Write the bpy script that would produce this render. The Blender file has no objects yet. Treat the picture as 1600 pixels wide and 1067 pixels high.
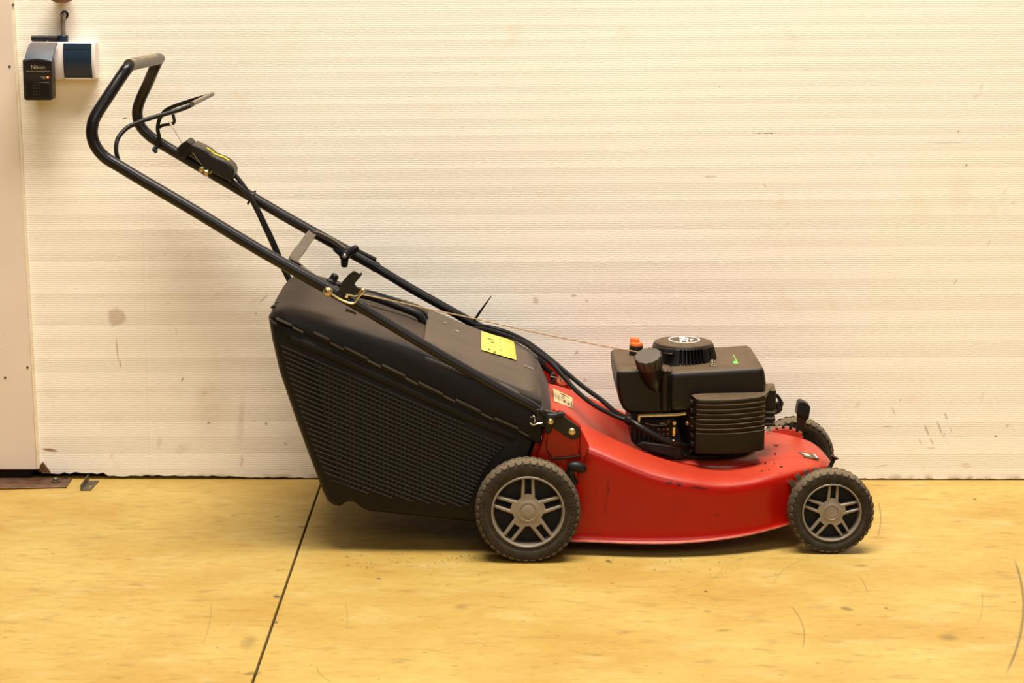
import bpy, bmesh, math, random
from mathutils import Vector, Matrix
random.seed(7)
PI = math.pi
scene = bpy.context.scene
COL = scene.collection

# ------------------------------------------------------------------ camera
F = 3404.0
TH, PS, RO = math.radians(10.86), math.radians(0.57), math.radians(0.2)
CAM = Vector((0, -4.628, 1.196))
fw = Vector((math.sin(PS)*math.cos(TH), math.cos(PS)*math.cos(TH), -math.sin(TH)))
r0 = Vector((math.cos(PS), -math.sin(PS), 0))
u0 = r0.cross(fw)
rt = r0*math.cos(RO) + u0*math.sin(RO)
up = u0*math.cos(RO) - r0*math.sin(RO)
cd = bpy.data.cameras.new('camera')
cd.sensor_width = 36.0
cd.lens = F*36.0/1600.0
cd.clip_start = 0.05
cam = bpy.data.objects.new('camera', cd)
COL.objects.link(cam)
M4 = Matrix((rt, up, -fw)).transposed().to_4x4()
M4.translation = CAM
cam.matrix_world = M4
scene.camera = cam

# ------------------------------------------------------------------ world, lights, exposure
scene.view_settings.view_transform = 'Standard'
scene.view_settings.look = 'None'
scene.view_settings.gamma = 1.0
scene.view_settings.use_curve_mapping = False
scene.view_settings.exposure = 0.0
W = bpy.data.worlds.new('room_light')
scene.world = W
W.use_nodes = True
W.node_tree.nodes['Background'].inputs[0].default_value = (1.0, 0.90, 0.78, 1)
W.node_tree.nodes['Background'].inputs[1].default_value = 0.06


def area(name, loc, target, sx, sy, power, col):
    ld = bpy.data.lights.new(name, 'AREA')
    ld.shape = 'RECTANGLE'
    ld.size, ld.size_y, ld.energy, ld.color = sx, sy, power, col
    o = bpy.data.objects.new(name, ld)
    COL.objects.link(o)
    o.location = loc
    d = Vector(target) - Vector(loc)
    o.rotation_euler = d.to_track_quat('-Z', 'Y').to_euler()
    return o


area('key_fill_lamp', (0.38, -1.80, 6.0), (0.35, -1.65, 0), 4.2, 2.2, 800, (1.0, 0.93, 0.82))
area('key_fill_lamp', (0.5, -3.9, 2.2), (0.0, 0, 0.3), 2.8, 1.3, 34, (1.0, 0.93, 0.82))  # added front fill light, with no known lamp there


# ------------------------------------------------------------------ photo geometry helpers
def ray(px, py):
    return fw*F + rt*(px-800.0) - up*(py-533.5)


def P(px, py, y):
    d = ray(px, py)
    return CAM + d*((y-CAM.y)/d.y)


def PZ(px, py, z):
    d = ray(px, py)
    return CAM + d*((z-CAM.z)/d.z)


def lerp(tab, x):
    if x <= tab[0][0]:
        return tab[0][1]
    for (a, va), (b, vb) in zip(tab, tab[1:]):
        if x <= b:
            t = (x-a)/(b-a)
            return va + (vb-va)*t
    return tab[-1][1]


def smooth(tab, x):
    """cubic (Catmull-Rom) interpolation in a table"""
    n = len(tab)
    if x <= tab[0][0]:
        return tab[0][1]
    if x >= tab[-1][0]:
        return tab[-1][1]
    for i in range(n-1):
        a, b = tab[i], tab[i+1]
        if x <= b[0]:
            h = b[0]-a[0]
            t = (x-a[0])/h
            ma = (b[1]-tab[i-1][1])/(b[0]-tab[i-1][0]) if i > 0 else (b[1]-a[1])/h
            mb = (tab[i+2][1]-a[1])/(tab[i+2][0]-a[0]) if i+2 < n else (b[1]-a[1])/h
            t2, t3 = t*t, t*t*t
            return (2*t3-3*t2+1)*a[1] + (t3-2*t2+t)*h*ma + (-2*t3+3*t2)*b[1] + (t3-t2)*h*mb
    return tab[-1][1]


# ------------------------------------------------------------------ mesh builder
class MB:
    def __init__(self):
        self.v, self.f = [], []

    def add(self, vs, fs):
        o = len(self.v)
        self.v += [tuple(v) for v in vs]
        self.f += [tuple(i+o for i in f) for f in fs]
        return self

    def box(self, c, s, rot=None):
        c = Vector(c)
        vs = []
        for x in (-.5, .5):
            for y in (-.5, .5):
                for z in (-.5, .5):
                    q = Vector((x*s[0], y*s[1], z*s[2]))
                    if rot is not None:
                        q = rot @ q
                    vs.append(c+q)
        return self.add(vs, [(0, 1, 3, 2), (4, 6, 7, 5), (0, 4, 5, 1), (2, 3, 7, 6), (0, 2, 6, 4), (1, 5, 7, 3)])

    def loft(self, rings, closed=True, cap0=True, cap1=True):
        n = len(rings[0])
        vs = [p for r in rings for p in r]
        fs = []
        for i in range(len(rings)-1):
            for j in range(n if closed else n-1):
                k = (j+1) % n
                fs.append((i*n+j, i*n+k, (i+1)*n+k, (i+1)*n+j))
        if cap0:
            fs.append(tuple(range(n-1, -1, -1)))
        if cap1:
            fs.append(tuple((len(rings)-1)*n+j for j in range(n)))
        return self.add(vs, fs)

    def cyl(self, p0, p1, ra, rb=None, n=20):
        rb = ra if rb is None else rb
        return self.tube([p0, p1], [ra, rb], n)

    def tube(self, path, r, n=14, cap=True, closed=False, flat=None):
        path = [Vector(p) for p in path]
        m = len(path)
        rr = r if isinstance(r, (list, tuple)) else [r]*m
        tg = []
        for i in range(m):
            if closed:
                d = path[(i+1) % m]-path[i-1]
            else:
                d = path[min(i+1, m-1)]-path[max(i-1, 0)]
            tg.append(d.normalized())
        ref = Vector((0, 1, 0)) if abs(tg[0].y) < .9 else Vector((1, 0, 0))
        u = (ref - tg[0]*ref.dot(tg[0])).normalized()
        rings = []
        for i in range(m):
            u = (u - tg[i]*u.dot(tg[i])).normalized()
            w = tg[i].cross(u)
            rings.append([path[i] + (u*math.cos(2*PI*k/n)*(flat or 1) + w*math.sin(2*PI*k/n))*rr[i] for k in range(n)])
        if closed:
            rings.append(rings[0])
        return self.loft(rings, True, cap and not closed, cap and not closed)

    def lathe(self, prof, o, axis=(0, 0, 1), n=40, cap=True):
        o, a = Vector(o), Vector(axis).normalized()
        ref = Vector((0, 1, 0)) if abs(a.y) < .9 else Vector((1, 0, 0))
        u = (ref - a*ref.dot(a)).normalized()
        w = a.cross(u)
        rings = [[o + a*h + (u*math.cos(2*PI*k/n) + w*math.sin(2*PI*k/n))*max(r, 1e-5) for k in range(n)] for r, h in prof]
        return self.loft(rings, True, cap, cap)

    def prism(self, poly, y0, y1):
        """poly of (x, z) or 3-vectors, extruded from y0 to y1"""
        q = [(p[0], p[1]) if len(p) == 2 else (p[0], p[2]) for p in poly]
        return self.loft([[(x, y0, z) for x, z in q], [(x, y1, z) for x, z in q]])

    def mesh(self, name, mat, angle=35):
        me = bpy.data.meshes.new(name)
        me.from_pydata(self.v, [], self.f)
        bm = bmesh.new()
        bm.from_mesh(me)
        bmesh.ops.remove_doubles(bm, verts=bm.verts, dist=1e-6)
        bmesh.ops.recalc_face_normals(bm, faces=bm.faces)
        bm.to_mesh(me)
        bm.free()
        for p in me.polygons:
            p.use_smooth = True
        me.set_sharp_from_angle(angle=math.radians(angle))
        if mat:
            me.materials.append(mat)
        return me

    def build(self, name, mat, parent=None, bevel=0, seg=2, sub=0, angle=35, label=None, kind=None, solid=0):
        o = bpy.data.objects.new(name, self.mesh(name, mat, angle))
        return put(o, parent, bevel, seg, sub, label, kind, solid)


def put(o, parent=None, bevel=0, seg=2, sub=0, label=None, kind=None, solid=0):
    COL.objects.link(o)
    if parent is not None:
        o.parent = parent
        if parent.parent is None and not parent.get('zero'):
            o.location = -parent.location
    if solid:
        m = o.modifiers.new('thick', 'SOLIDIFY')
        m.thickness = solid
        m.offset = -1
    if bevel:
        m = o.modifiers.new('bevel', 'BEVEL')
        m.width, m.segments, m.limit_method, m.angle_limit = bevel, seg, 'ANGLE', math.radians(34)
        m.harden_normals = False
    if sub:
        m = o.modifiers.new('sub', 'SUBSURF')
        m.levels = m.render_levels = sub
    if label:
        o['label'] = label
    if kind:
        o['kind'] = kind
    return o


def thing(name, label, cat, loc):
    o = bpy.data.objects.new(name, None)
    o.empty_display_size = .05
    COL.objects.link(o)
    o.location = loc
    o['label'], o['category'] = label, cat
    return o


def tag(o, label, cat, group=None):
    o['label'], o['category'] = label, cat
    if group:
        o['group'] = group
    return o


def node(name, parent):
    """an Empty part whose sub-parts carry the meshes"""
    o = bpy.data.objects.new(name, None)
    o.empty_display_size = .03
    return put(o, parent)


def crv(pts, k=8):
    """Catmull-Rom through 3-D points"""
    pts = [Vector(p) for p in pts]
    out = []
    for i in range(len(pts)-1):
        a, b = pts[i], pts[i+1]
        p0 = pts[i-1] if i else a+(a-b)
        p3 = pts[i+2] if i+2 < len(pts) else b+(b-a)
        for j in range(k):
            t = j/k
            out.append(.5*((2*a)+(b-p0)*t+(2*p0-5*a+4*b-p3)*t*t+(3*a-p0-3*b+p3)*t**3))
    out.append(pts[-1])
    return out


def inset(poly, d):
    """move a closed 2-D polygon inwards (clockwise or not) by d"""
    n = len(poly)
    area2 = sum(poly[i][0]*poly[(i+1) % n][1]-poly[(i+1) % n][0]*poly[i][1] for i in range(n))
    s = 1 if area2 > 0 else -1
    out = []
    for i in range(n):
        p, a, b = Vector(poly[i]), Vector(poly[i-1]), Vector(poly[(i+1) % n])
        e1, e2 = (p-a).normalized(), (b-p).normalized()
        n1, n2 = Vector((-e1.y, e1.x))*s, Vector((-e2.y, e2.x))*s
        m = (n1+n2)
        m = m.normalized() if m.length > 1e-6 else n1
        out.append(p + m*(d/max(.5, m.dot(n1))))
    return out


# ------------------------------------------------------------------ materials
def mat(name, col, rough=.5, metal=0, var=0, vscale=20, bump=0, bscale=60, dust_toplight=None, dust_toplight_amt=0, dust_toplight_scale=9,
        spec=.5, emit=None, flecks=None):
    m = bpy.data.materials.new(name)
    m.use_nodes = True
    nt = m.node_tree
    N, L = nt.nodes, nt.links
    b = N['Principled BSDF']
    b.inputs['Roughness'].default_value = rough
    b.inputs['Metallic'].default_value = metal
    b.inputs['Specular IOR Level'].default_value = spec
    src = None
    tc = N.new('ShaderNodeTexCoord')
    if var:
        no = N.new('ShaderNodeTexNoise')
        no.inputs['Scale'].default_value = vscale
        no.inputs['Detail'].default_value = 6
        L.new(tc.outputs['Object'], no.inputs['Vector'])
        cr = N.new('ShaderNodeValToRGB')
        cr.color_ramp.elements[0].position = .3
        cr.color_ramp.elements[1].position = .7
        cr.color_ramp.elements[0].color = tuple(c*(1-var) for c in col)+(1,)
        cr.color_ramp.elements[1].color = tuple(min(1, c*(1+var)) for c in col)+(1,)
        L.new(no.outputs['Fac'], cr.inputs['Fac'])
        src = cr.outputs['Color']
    if dust_toplight:  # tints upward faces: dust, and on the red paint top light
        ge = N.new('ShaderNodeNewGeometry')
        sx = N.new('ShaderNodeSeparateXYZ')
        L.new(ge.outputs['Normal'], sx.inputs[0])
        mr = N.new('ShaderNodeMapRange')
        mr.inputs['From Min'].default_value = .38
        mr.inputs['From Max'].default_value = .9
        mr.inputs['To Min'].default_value = 0
        mr.inputs['To Max'].default_value = 1.0
        L.new(sx.outputs['Z'], mr.inputs['Value'])
        n2 = N.new('ShaderNodeTexNoise')
        n2.inputs['Scale'].default_value = dust_toplight_scale
        n2.inputs['Detail'].default_value = 8
        n2.inputs['Roughness'].default_value = .65
        L.new(tc.outputs['Object'], n2.inputs['Vector'])
        m2 = N.new('ShaderNodeMapRange')
        m2.inputs['From Min'].default_value = .3
        m2.inputs['From Max'].default_value = .7
        m2.inputs['To Min'].default_value = .55
        m2.inputs['To Max'].default_value = 1.0
        L.new(n2.outputs['Fac'], m2.inputs['Value'])
        mu = N.new('ShaderNodeMath')
        mu.operation = 'MULTIPLY'
        L.new(mr.outputs[0], mu.inputs[0])
        L.new(m2.outputs[0], mu.inputs[1])
        mu2 = N.new('ShaderNodeMath')
        mu2.operation = 'MULTIPLY'
        mu2.inputs[1].default_value = dust_toplight_amt
        L.new(mu.outputs[0], mu2.inputs[0])
        mx = N.new('ShaderNodeMix')
        mx.data_type = 'RGBA'
        L.new(mu2.outputs[0], mx.inputs['Factor'])
        mx.inputs[6].default_value = tuple(col)+(1,)
        if src:
            L.new(src, mx.inputs[6])
        mx.inputs[7].default_value = tuple(dust_toplight)+(1,)
        src = mx.outputs[2]
        ra = N.new('ShaderNodeMapRange')
        ra.inputs['To Min'].default_value = rough
        ra.inputs['To Max'].default_value = min(1, rough+.3)
        L.new(mu2.outputs[0], ra.inputs['Value'])
        L.new(ra.outputs[0], b.inputs['Roughness'])
    if flecks:
        fc, fs, th = flecks
        n3 = N.new('ShaderNodeTexNoise')
        n3.inputs['Scale'].default_value = fs
        n3.inputs['Detail'].default_value = 3
        L.new(tc.outputs['Object'], n3.inputs['Vector'])
        m3 = N.new('ShaderNodeMapRange')
        m3.inputs['From Min'].default_value = th
        m3.inputs['From Max'].default_value = th+.04
        L.new(n3.outputs['Fac'], m3.inputs['Value'])
        mx = N.new('ShaderNodeMix')
        mx.data_type = 'RGBA'
        L.new(m3.outputs[0], mx.inputs['Factor'])
        mx.inputs[6].default_value = tuple(col)+(1,)
        if src:
            L.new(src, mx.inputs[6])
        mx.inputs[7].default_value = tuple(fc)+(1,)
        src = mx.outputs[2]
    if src:
        L.new(src, b.inputs['Base Color'])
    else:
        b.inputs['Base Color'].default_value = tuple(col)+(1,)
    if bump:
        n4 = N.new('ShaderNodeTexNoise')
        n4.inputs['Scale'].default_value = bscale
        n4.inputs['Detail'].default_value = 4
        L.new(tc.outputs['Object'], n4.inputs['Vector'])
        bu = N.new('ShaderNodeBump')
        bu.inputs['Strength'].default_value = bump
        bu.inputs['Distance'].default_value = .001
        L.new(n4.outputs['Fac'], bu.inputs['Height'])
        L.new(bu.outputs['Normal'], b.inputs['Normal'])
    if emit:
        b.inputs['Emission Color'].default_value = tuple(emit[0])+(1,)
        b.inputs['Emission Strength'].default_value = emit[1]
    return m


DUST = (.20, .135, .075)
M_BAG = mat('bag_plastic', (.0062, .0048, .0040), .55, spec=.2, var=.2, vscale=8, bump=.15, bscale=900, dust_toplight=(.075, .05, .03), dust_toplight_amt=.5)
M_LID = mat('lid_plastic', (.006, .0045, .004), .5, spec=.2, var=.2, vscale=8, bump=.15, bscale=900, dust_toplight=(.072, .050, .034), dust_toplight_amt=.85)
M_RIB = mat('rib_plastic', (.0135, .0105, .0085), .6, spec=.2)
M_CLIP = mat('lit_clip_plastic', (.055, .046, .040), .5, spec=.3)  # lighter base: light caught on the clip edges put into the colour
M_FLAP = mat('flap_plastic', (.018, .015, .014), .45, var=.2, vscale=8, bump=.12, bscale=900, dust_toplight=(.098, .065, .040), dust_toplight_amt=.95, dust_toplight_scale=14)
M_BLACK = mat('black_plastic', (.007, .0055, .005), .42, spec=.35, var=.15, vscale=30, dust_toplight=DUST, dust_toplight_amt=.35, dust_toplight_scale=30)
M_GRIP = mat('black_grip_plastic', (.0055, .0048, .005), .42, spec=.28)
M_ENGINE = mat('engine_cover_plastic', (.0045, .0033, .0024), .42, spec=.3, var=.2, vscale=15, bump=.1, bscale=1200, dust_toplight=(.17, .108, .055), dust_toplight_amt=.7, dust_toplight_scale=25)
M_CAP = mat('cap_plastic', (.02, .018, .018), .4, var=.2, vscale=30, dust_toplight=(.14, .1, .075), dust_toplight_amt=.7)
M_VOID = mat('black_recess', (.004, .004, .004), .8)
M_TUBE = mat('tube_paint', (.0065, .0052, .0060), .3, var=.2, vscale=12, spec=.32)
M_BARDUST = mat('worn_tube', (.06, .05, .038), .42, var=.3, vscale=60, dust_toplight=(.28, .205, .11), dust_toplight_amt=.85, dust_toplight_scale=40)
M_RUBBER = mat('tyre_rubber', (.030, .022, .0135), .8, spec=.3, var=.35, vscale=60, bump=.35, bscale=300)
M_TREAD = mat('tread_rubber', (.055, .039, .022), .85, dust_toplight=(.20, .145, .08), dust_toplight_amt=.8, dust_toplight_scale=80, var=.4, vscale=90, bump=.3, bscale=300)
M_RIM = mat('rim_plastic', (.215, .178, .138), .42, var=.12, vscale=40, metal=.15)
M_RED = mat('red_paint', (.285, .0042, .0006), .26, var=.07, vscale=6, spec=.33, dust_toplight=(.56, .072, .030), dust_toplight_amt=.6, dust_toplight_scale=7,  # brighter red on upward faces: light from above put into the colour
            flecks=((.10, .02, .012), 55, .735))
M_REDIN = mat('worn_red_paint', (.40, .03, .015), .35, var=.15, vscale=30)
M_ZINC = mat('zinc_plated_steel', (.62, .47, .22), .35, metal=.9, var=.2, vscale=80)
M_BRASS = mat('brass', (.58, .46, .25), .32, metal=1, var=.15, vscale=80)
M_STEEL = mat('bright_steel', (.72, .66, .58), .25, metal=1)
M_DARKMETAL = mat('dark_cast_metal', (.022, .016, .015), .5, metal=.5, var=.4, vscale=50, bump=.3, bscale=200)
M_GREYMETAL = mat('dull_grey_steel', (.13, .105, .07), .45, metal=.6, var=.3, vscale=60)
M_ROPE = mat('starter_cord', (.42, .27, .14), .8, var=.3, vscale=500)
M_ORANGE = mat('orange_plastic', (.95, .17, .03), .4, var=.05, vscale=50)
M_YELLOW = mat('yellow_sticker', (.86, .68, .09), .5, var=.06, vscale=200)
M_CREAM = mat('cream_label', (.62, .47, .24), .5, var=.15, vscale=200)
M_INK = mat('dark_print', (.06, .045, .02), .6)
M_FAINT = mat('faint_print', (.55, .42, .05), .6)
M_GREEN = mat('green_print', (.10, .62, .06), .45)
M_WHITE = mat('white_print', (.85, .83, .80), .5)
M_SOCKET = mat('socket_white_plastic', (.70, .62, .58), .4, var=.04, vscale=30)
M_BLUE = mat('socket_blue_plastic', (.0075, .019, .040), .3, var=.08, vscale=40)
M_BLUEDUST = mat('dusty_blue_plastic', (.018, .048, .095), .45, var=.1, vscale=40, dust_toplight=(.15, .115, .085), dust_toplight_amt=.9, dust_toplight_scale=22)
M_CHARGER = mat('charger_plastic', (.010, .007, .006), .38, var=.1, vscale=60)
M_GOLD = mat('grey_print', (.35, .27, .17), .5)
M_LED = mat('red_led', (.9, .05, .02), .3, emit=((1, .10, .02), 6))
M_PIPE = mat('grey_pipe', (.24, .19, .16), .35, var=.2, vscale=80, metal=.4)
M_RUST = mat('rusty_steel', (.13, .062, .032), .5, var=.5, vscale=35, metal=.35, bump=.3, bscale=150)
M_WOOD = mat('brown_wood', (.20, .09, .04), .6, var=.3, vscale=60)
M_DOOR = mat('door_paint', (.72, .60, .50), .45, var=.03, vscale=9, bump=.05, bscale=30, flecks=((.30, .19, .10), 26, .745))
M_DOOREDGE = mat('door_edge_paint', (.78, .68, .50), .5, var=.1, vscale=40, flecks=((.2, .1, .04), 60, .72))
M_GRASS = mat('dry_grass', (.10, .12, .02), .7, var=.5, vscale=200)
M_DARKGAP = mat('dark_gap', (.02, .012, .006), .9)


class NT:
    """tiny node helper for the wall and floor"""
    def __init__(self, name, rough):
        self.m = bpy.data.materials.new(name)
        self.m.use_nodes = True
        self.nt = self.m.node_tree
        self.N, self.L = self.nt.nodes, self.nt.links
        self.b = self.N['Principled BSDF']
        self.b.inputs['Roughness'].default_value = rough
        self.pos = self.N.new('ShaderNodeNewGeometry').outputs['Position']

    def noise(self, scale, detail=4, vec=None, rough=.5):
        n = self.N.new('ShaderNodeTexNoise')
        n.inputs['Scale'].default_value = scale
        n.inputs['Detail'].default_value = detail
        n.inputs['Roughness'].default_value = rough
        self.L.new(vec or self.pos, n.inputs['Vector'])
        return n

    def map(self, loc=(0, 0, 0), rot=(0, 0, 0), scale=(1, 1, 1), typ='POINT', vec=None):
        n = self.N.new('ShaderNodeMapping')
        n.vector_type = typ
        n.inputs['Location'].default_value = loc
        n.inputs['Rotation'].default_value = rot
        n.inputs['Scale'].default_value = scale
        self.L.new(vec or self.pos, n.inputs['Vector'])
        return n.outputs[0]

    def rng(self, v, a, b, c=0., d=1., smooth=False):
        n = self.N.new('ShaderNodeMapRange')
        if smooth:
            n.interpolation_type = 'SMOOTHSTEP'
        for k, x in zip(('From Min', 'From Max', 'To Min', 'To Max'), (a, b, c, d)):
            n.inputs[k].default_value = x
        self.L.new(v, n.inputs['Value'])
        return n.outputs[0]

    def op(self, o, a, b=None):
        n = self.N.new('ShaderNodeMath')
        n.operation = o
        for i, x in enumerate((a, b)):
            if x is None:
                continue
            if isinstance(x, (int, float)):
                n.inputs[i].default_value = x
            else:
                self.L.new(x, n.inputs[i])
        return n.outputs[0]

    def mix(self, fac, a, b):
        n = self.N.new('ShaderNodeMix')
        n.data_type = 'RGBA'
        if isinstance(fac, (int, float)):
            n.inputs['Factor'].default_value = fac
        else:
            self.L.new(fac, n.inputs['Factor'])
        for i, x in ((6, a), (7, b)):
            if isinstance(x, tuple):
                n.inputs[i].default_value = x+(1,)
            else:
                self.L.new(x, n.inputs[i])
        return n.outputs[2]

    def warp(self, amt, scale):
        n = self.noise(scale, 3)
        s = self.N.new('ShaderNodeVectorMath')
        s.operation = 'SUBTRACT'
        self.L.new(n.outputs['Color'], s.inputs[0])
        s.inputs[1].default_value = (.5, .5, .5)
        k = self.N.new('ShaderNodeVectorMath')
        k.operation = 'SCALE'
        self.L.new(s.outputs[0], k.inputs[0])
        k.inputs['Scale'].default_value = amt
        a = self.N.new('ShaderNodeVectorMath')
        a.operation = 'ADD'
        self.L.new(self.pos, a.inputs[0])
        self.L.new(k.outputs[0], a.inputs[1])
        return a.outputs[0]

    def blob(self, c, rot, sc, soft, amt, vec):
        v = self.map(c, rot, sc, 'TEXTURE', vec)
        ln = self.N.new('ShaderNodeVectorMath')
        ln.operation = 'LENGTH'
        self.L.new(v, ln.inputs[0])
        return self.rng(ln.outputs['Value'], 1-soft, 1, amt, 0, True)

    def join(self, masks):
        r = masks[0]
        for x in masks[1:]:
            r = self.op('MAXIMUM', r, x)
        return r


def wall_material():
    t = NT('woven_wallpaper', .62)
    t.b.inputs['Specular IOR Level'].default_value = .3
    big = t.noise(2.2, 4)
    col = t.mix(t.rng(big.outputs['Fac'], .35, .65), (.86, .785, .685), (.88, .815, .72))
    # faint yellowed patches
    p2 = t.noise(9, 6, rough=.65)
    col = t.mix(t.rng(p2.outputs['Fac'], .58, .78, 0, .35), col, (.70, .50, .27))
    sp = t.noise(70, 2)
    col = t.mix(t.rng(sp.outputs['Fac'], .73, .78, 0, .30), col, (.45, .27, .12))
    wv = t.warp(.018, 55)
    wf = t.warp(.004, 160)

    def W(px, py):
        return tuple(P(px, py, 0))
    K = .00136

    def e(px, py, ang, a, b, soft, amt, vec):
        c = W(px, py)
        return t.blob(c, (0, -math.radians(ang), 0), (a*K, 5, b*K), soft, amt, vec)
    brown = [
        e(182, 496, -20, 17, 19, .45, .42, wv), e(183, 545, -86, 26, 1.6, .6, .55, wf), e(188, 568, -85, 10, 1.6, .6, .55, wf),
        e(838, 470, 80, 9, 7, .6, .38, wv), e(897, 462, 8, 6, 3, .6, .55, wf), e(901, 551, 40, 5, 2.5, .6, .6, wf),
        e(917, 470, 0, 4, 4, .7, .35, wf), e(914, 594, 0, 5, 4, .7, .4, wf),
        e(412, 467, 42, 14, 1.5, .6, .55, wf), e(285, 593, 70, 5, 1.6, .5, .75, wf), e(78, 703, -8, 16, 3.2, .5, .9, wf),
        e(400, 470, 40, 20, 9, .9, .14, wv), e(377, 655, 85, 60, 8, .9, .2, wv), e(378, 720, 85, 14, 4, .7, .3, wv),
        e(285, 702, 20, 20, 10, .9, .18, wv), e(248, 692, 80, 14, 6, .9, .22, wv), e(320, 613, 0, 10, 5, .9, .25, wv),
        e(330, 640, 75, 90, 45, .95, .13, wv), e(176, 713, 85, 7, 3, .7, .22, wv),
        e(1533, 136, 60, 6, 3, .7, .35, wf), e(1525, 150, 15, 10, 4, .8, .2, wf), e(1260, 109, 10, 5, 2, .7, .3, wf),
        e(1195, 290, -50, 5, 2, .7, .35, wf), e(1510, 728, 0, 14, 6, .9, .25, wv), e(1361, 243, -15, 9, 2, .7, .25, wf),
        e(1583, 317, 20, 5, 3, .7, .3, wf), e(1500, 300, 0, 30, 60, .95, .10, wv), e(1570, 300, 60, 8, 3, .8, .2, wf),
        e(1545, 380, 70, 7, 3, .8, .25, wf), e(1275, 740, 0, 8, 3, .8, .25, wf)]
    m = t.join(brown)
    col = t.mix(m, col, (.33, .17, .065))
    dark = [
        e(1198, 208, 1, 30, 1.1, .7, .8, wf), e(1480, 223, 1, 44, 1.3, .8, .35, wf), e(1110, 276, 3, 16, 1.1, .7, .5, wf),
        e(1497, 205, -30, 2.2, 1.5, .5, .7, wf), e(1510, 258, -20, 2.6, 1.6, .5, .7, wf), e(1556, 681, 0, 3.2, 1.4, .4, .95, wf),
        e(1124, 136, 0, 1.8, 1.4, .5, .6, wf), e(1493, 440, 60, 8, 1.5, .6, .4, wf),
        e(1448, 672, -68, 14, 2.6, .7, .42, wf), e(1468, 668, -68, 17, 2.8, .7, .42, wf), e(1478, 650, -65, 8, 2.2, .7, .55, wf),
        e(1456, 690, -60, 9, 2.2, .7, .4, wf), e(1438, 690, -60, 7, 2.0, .7, .38, wf), e(1455, 700, 2, 12, 1.5, .7, .38, wf),
        e(1475, 680, 60, 7, 2, .7, .3, wf), e(1486, 672, -70, 8, 1.6, .7, .28, wf),
        e(1396, 642, -60, 12, 2.2, .8, .32, wf), e(1407, 625, 70, 8, 2, .8, .25, wf), e(1385, 666, 0, 18, 2, .8, .34, wf),
        e(1450, 666, 0, 150, 1.1, .9, .18, wf), e(1574, 665, 10, 5, 4, .8, .3, wf), e(1535, 620, 80, 14, 1.4, .8, .25, wf),
        e(1500, 682, 2, 25, 1.4, .8, .22, wf), e(1340, 632, 80, 8, 6, .9, .18, wf),
        e(195, 185, 0, 5, 1.4, .5, .85, wf), e(16, 104, 0, 1.5, 1.5, .4, .5, wf), e(258, 396, 0, 2, 1.5, .5, .4, wf),
        e(326, 661, 20, 3, 2, .6, .6, wf), e(416, 662, 0, 3, 4, .6, .5, wf), e(446, 693, 0, 3, 2, .6, .5, wf),
        e(275, 517, -85, 8, 1.2, .7, .35, wf), e(400, 490, 0, 3, 2, .6, .45, wf), e(1378, 728, 8, 14, 1.5, .7, .30, wf)]
    col = t.mix(t.join(dark), col, (.10, .065, .035))
    # dirty stripe right above the floor
    sep = t.N.new('ShaderNodeSeparateXYZ')
    t.L.new(t.pos, sep.inputs[0])
    dn = t.noise(30, 5)
    edge = t.op('MULTIPLY', t.rng(sep.outputs['Z'], .002, .016, 1, 0), t.rng(dn.outputs['Fac'], .42, .62))
    col = t.mix(t.op('MULTIPLY', edge, .75), col, (.16, .09, .04))
    t.L.new(col, t.b.inputs['Base Color'])
    # woven relief: wavy horizontal cords broken into short stitches, plus paper seams
    n1 = t.noise(1, 2, t.map(scale=(90, 1, 190)))
    ph = t.op('ADD', t.op('MULTIPLY', sep.outputs['Z'], 2*PI/.0045), t.op('MULTIPLY', n1.outputs['Fac'], 4.2))
    cord = t.op('MULTIPLY', t.op('SINE', ph), .5)
    n2 = t.noise(1, 3, t.map(scale=(170, 1, 260)))
    h = t.op('ADD', t.op('MULTIPLY', cord, t.rng(n2.outputs['Fac'], .3, .65, .2, 1.25)), t.op('MULTIPLY', n2.outputs['Fac'], .9))
    for x in (-.742, .281):
        d = t.op('ABSOLUTE', t.op('SUBTRACT', sep.outputs['X'], x))
        h = t.op('ADD', h, t.rng(d, .0, .006, 1.1, 0, True))
    bu = t.N.new('ShaderNodeBump')
    bu.inputs['Strength'].default_value = .25
    bu.inputs['Distance'].default_value = .0011
    t.L.new(h, bu.inputs['Height'])
    t.L.new(bu.outputs['Normal'], t.b.inputs['Normal'])
    return t.m


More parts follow.
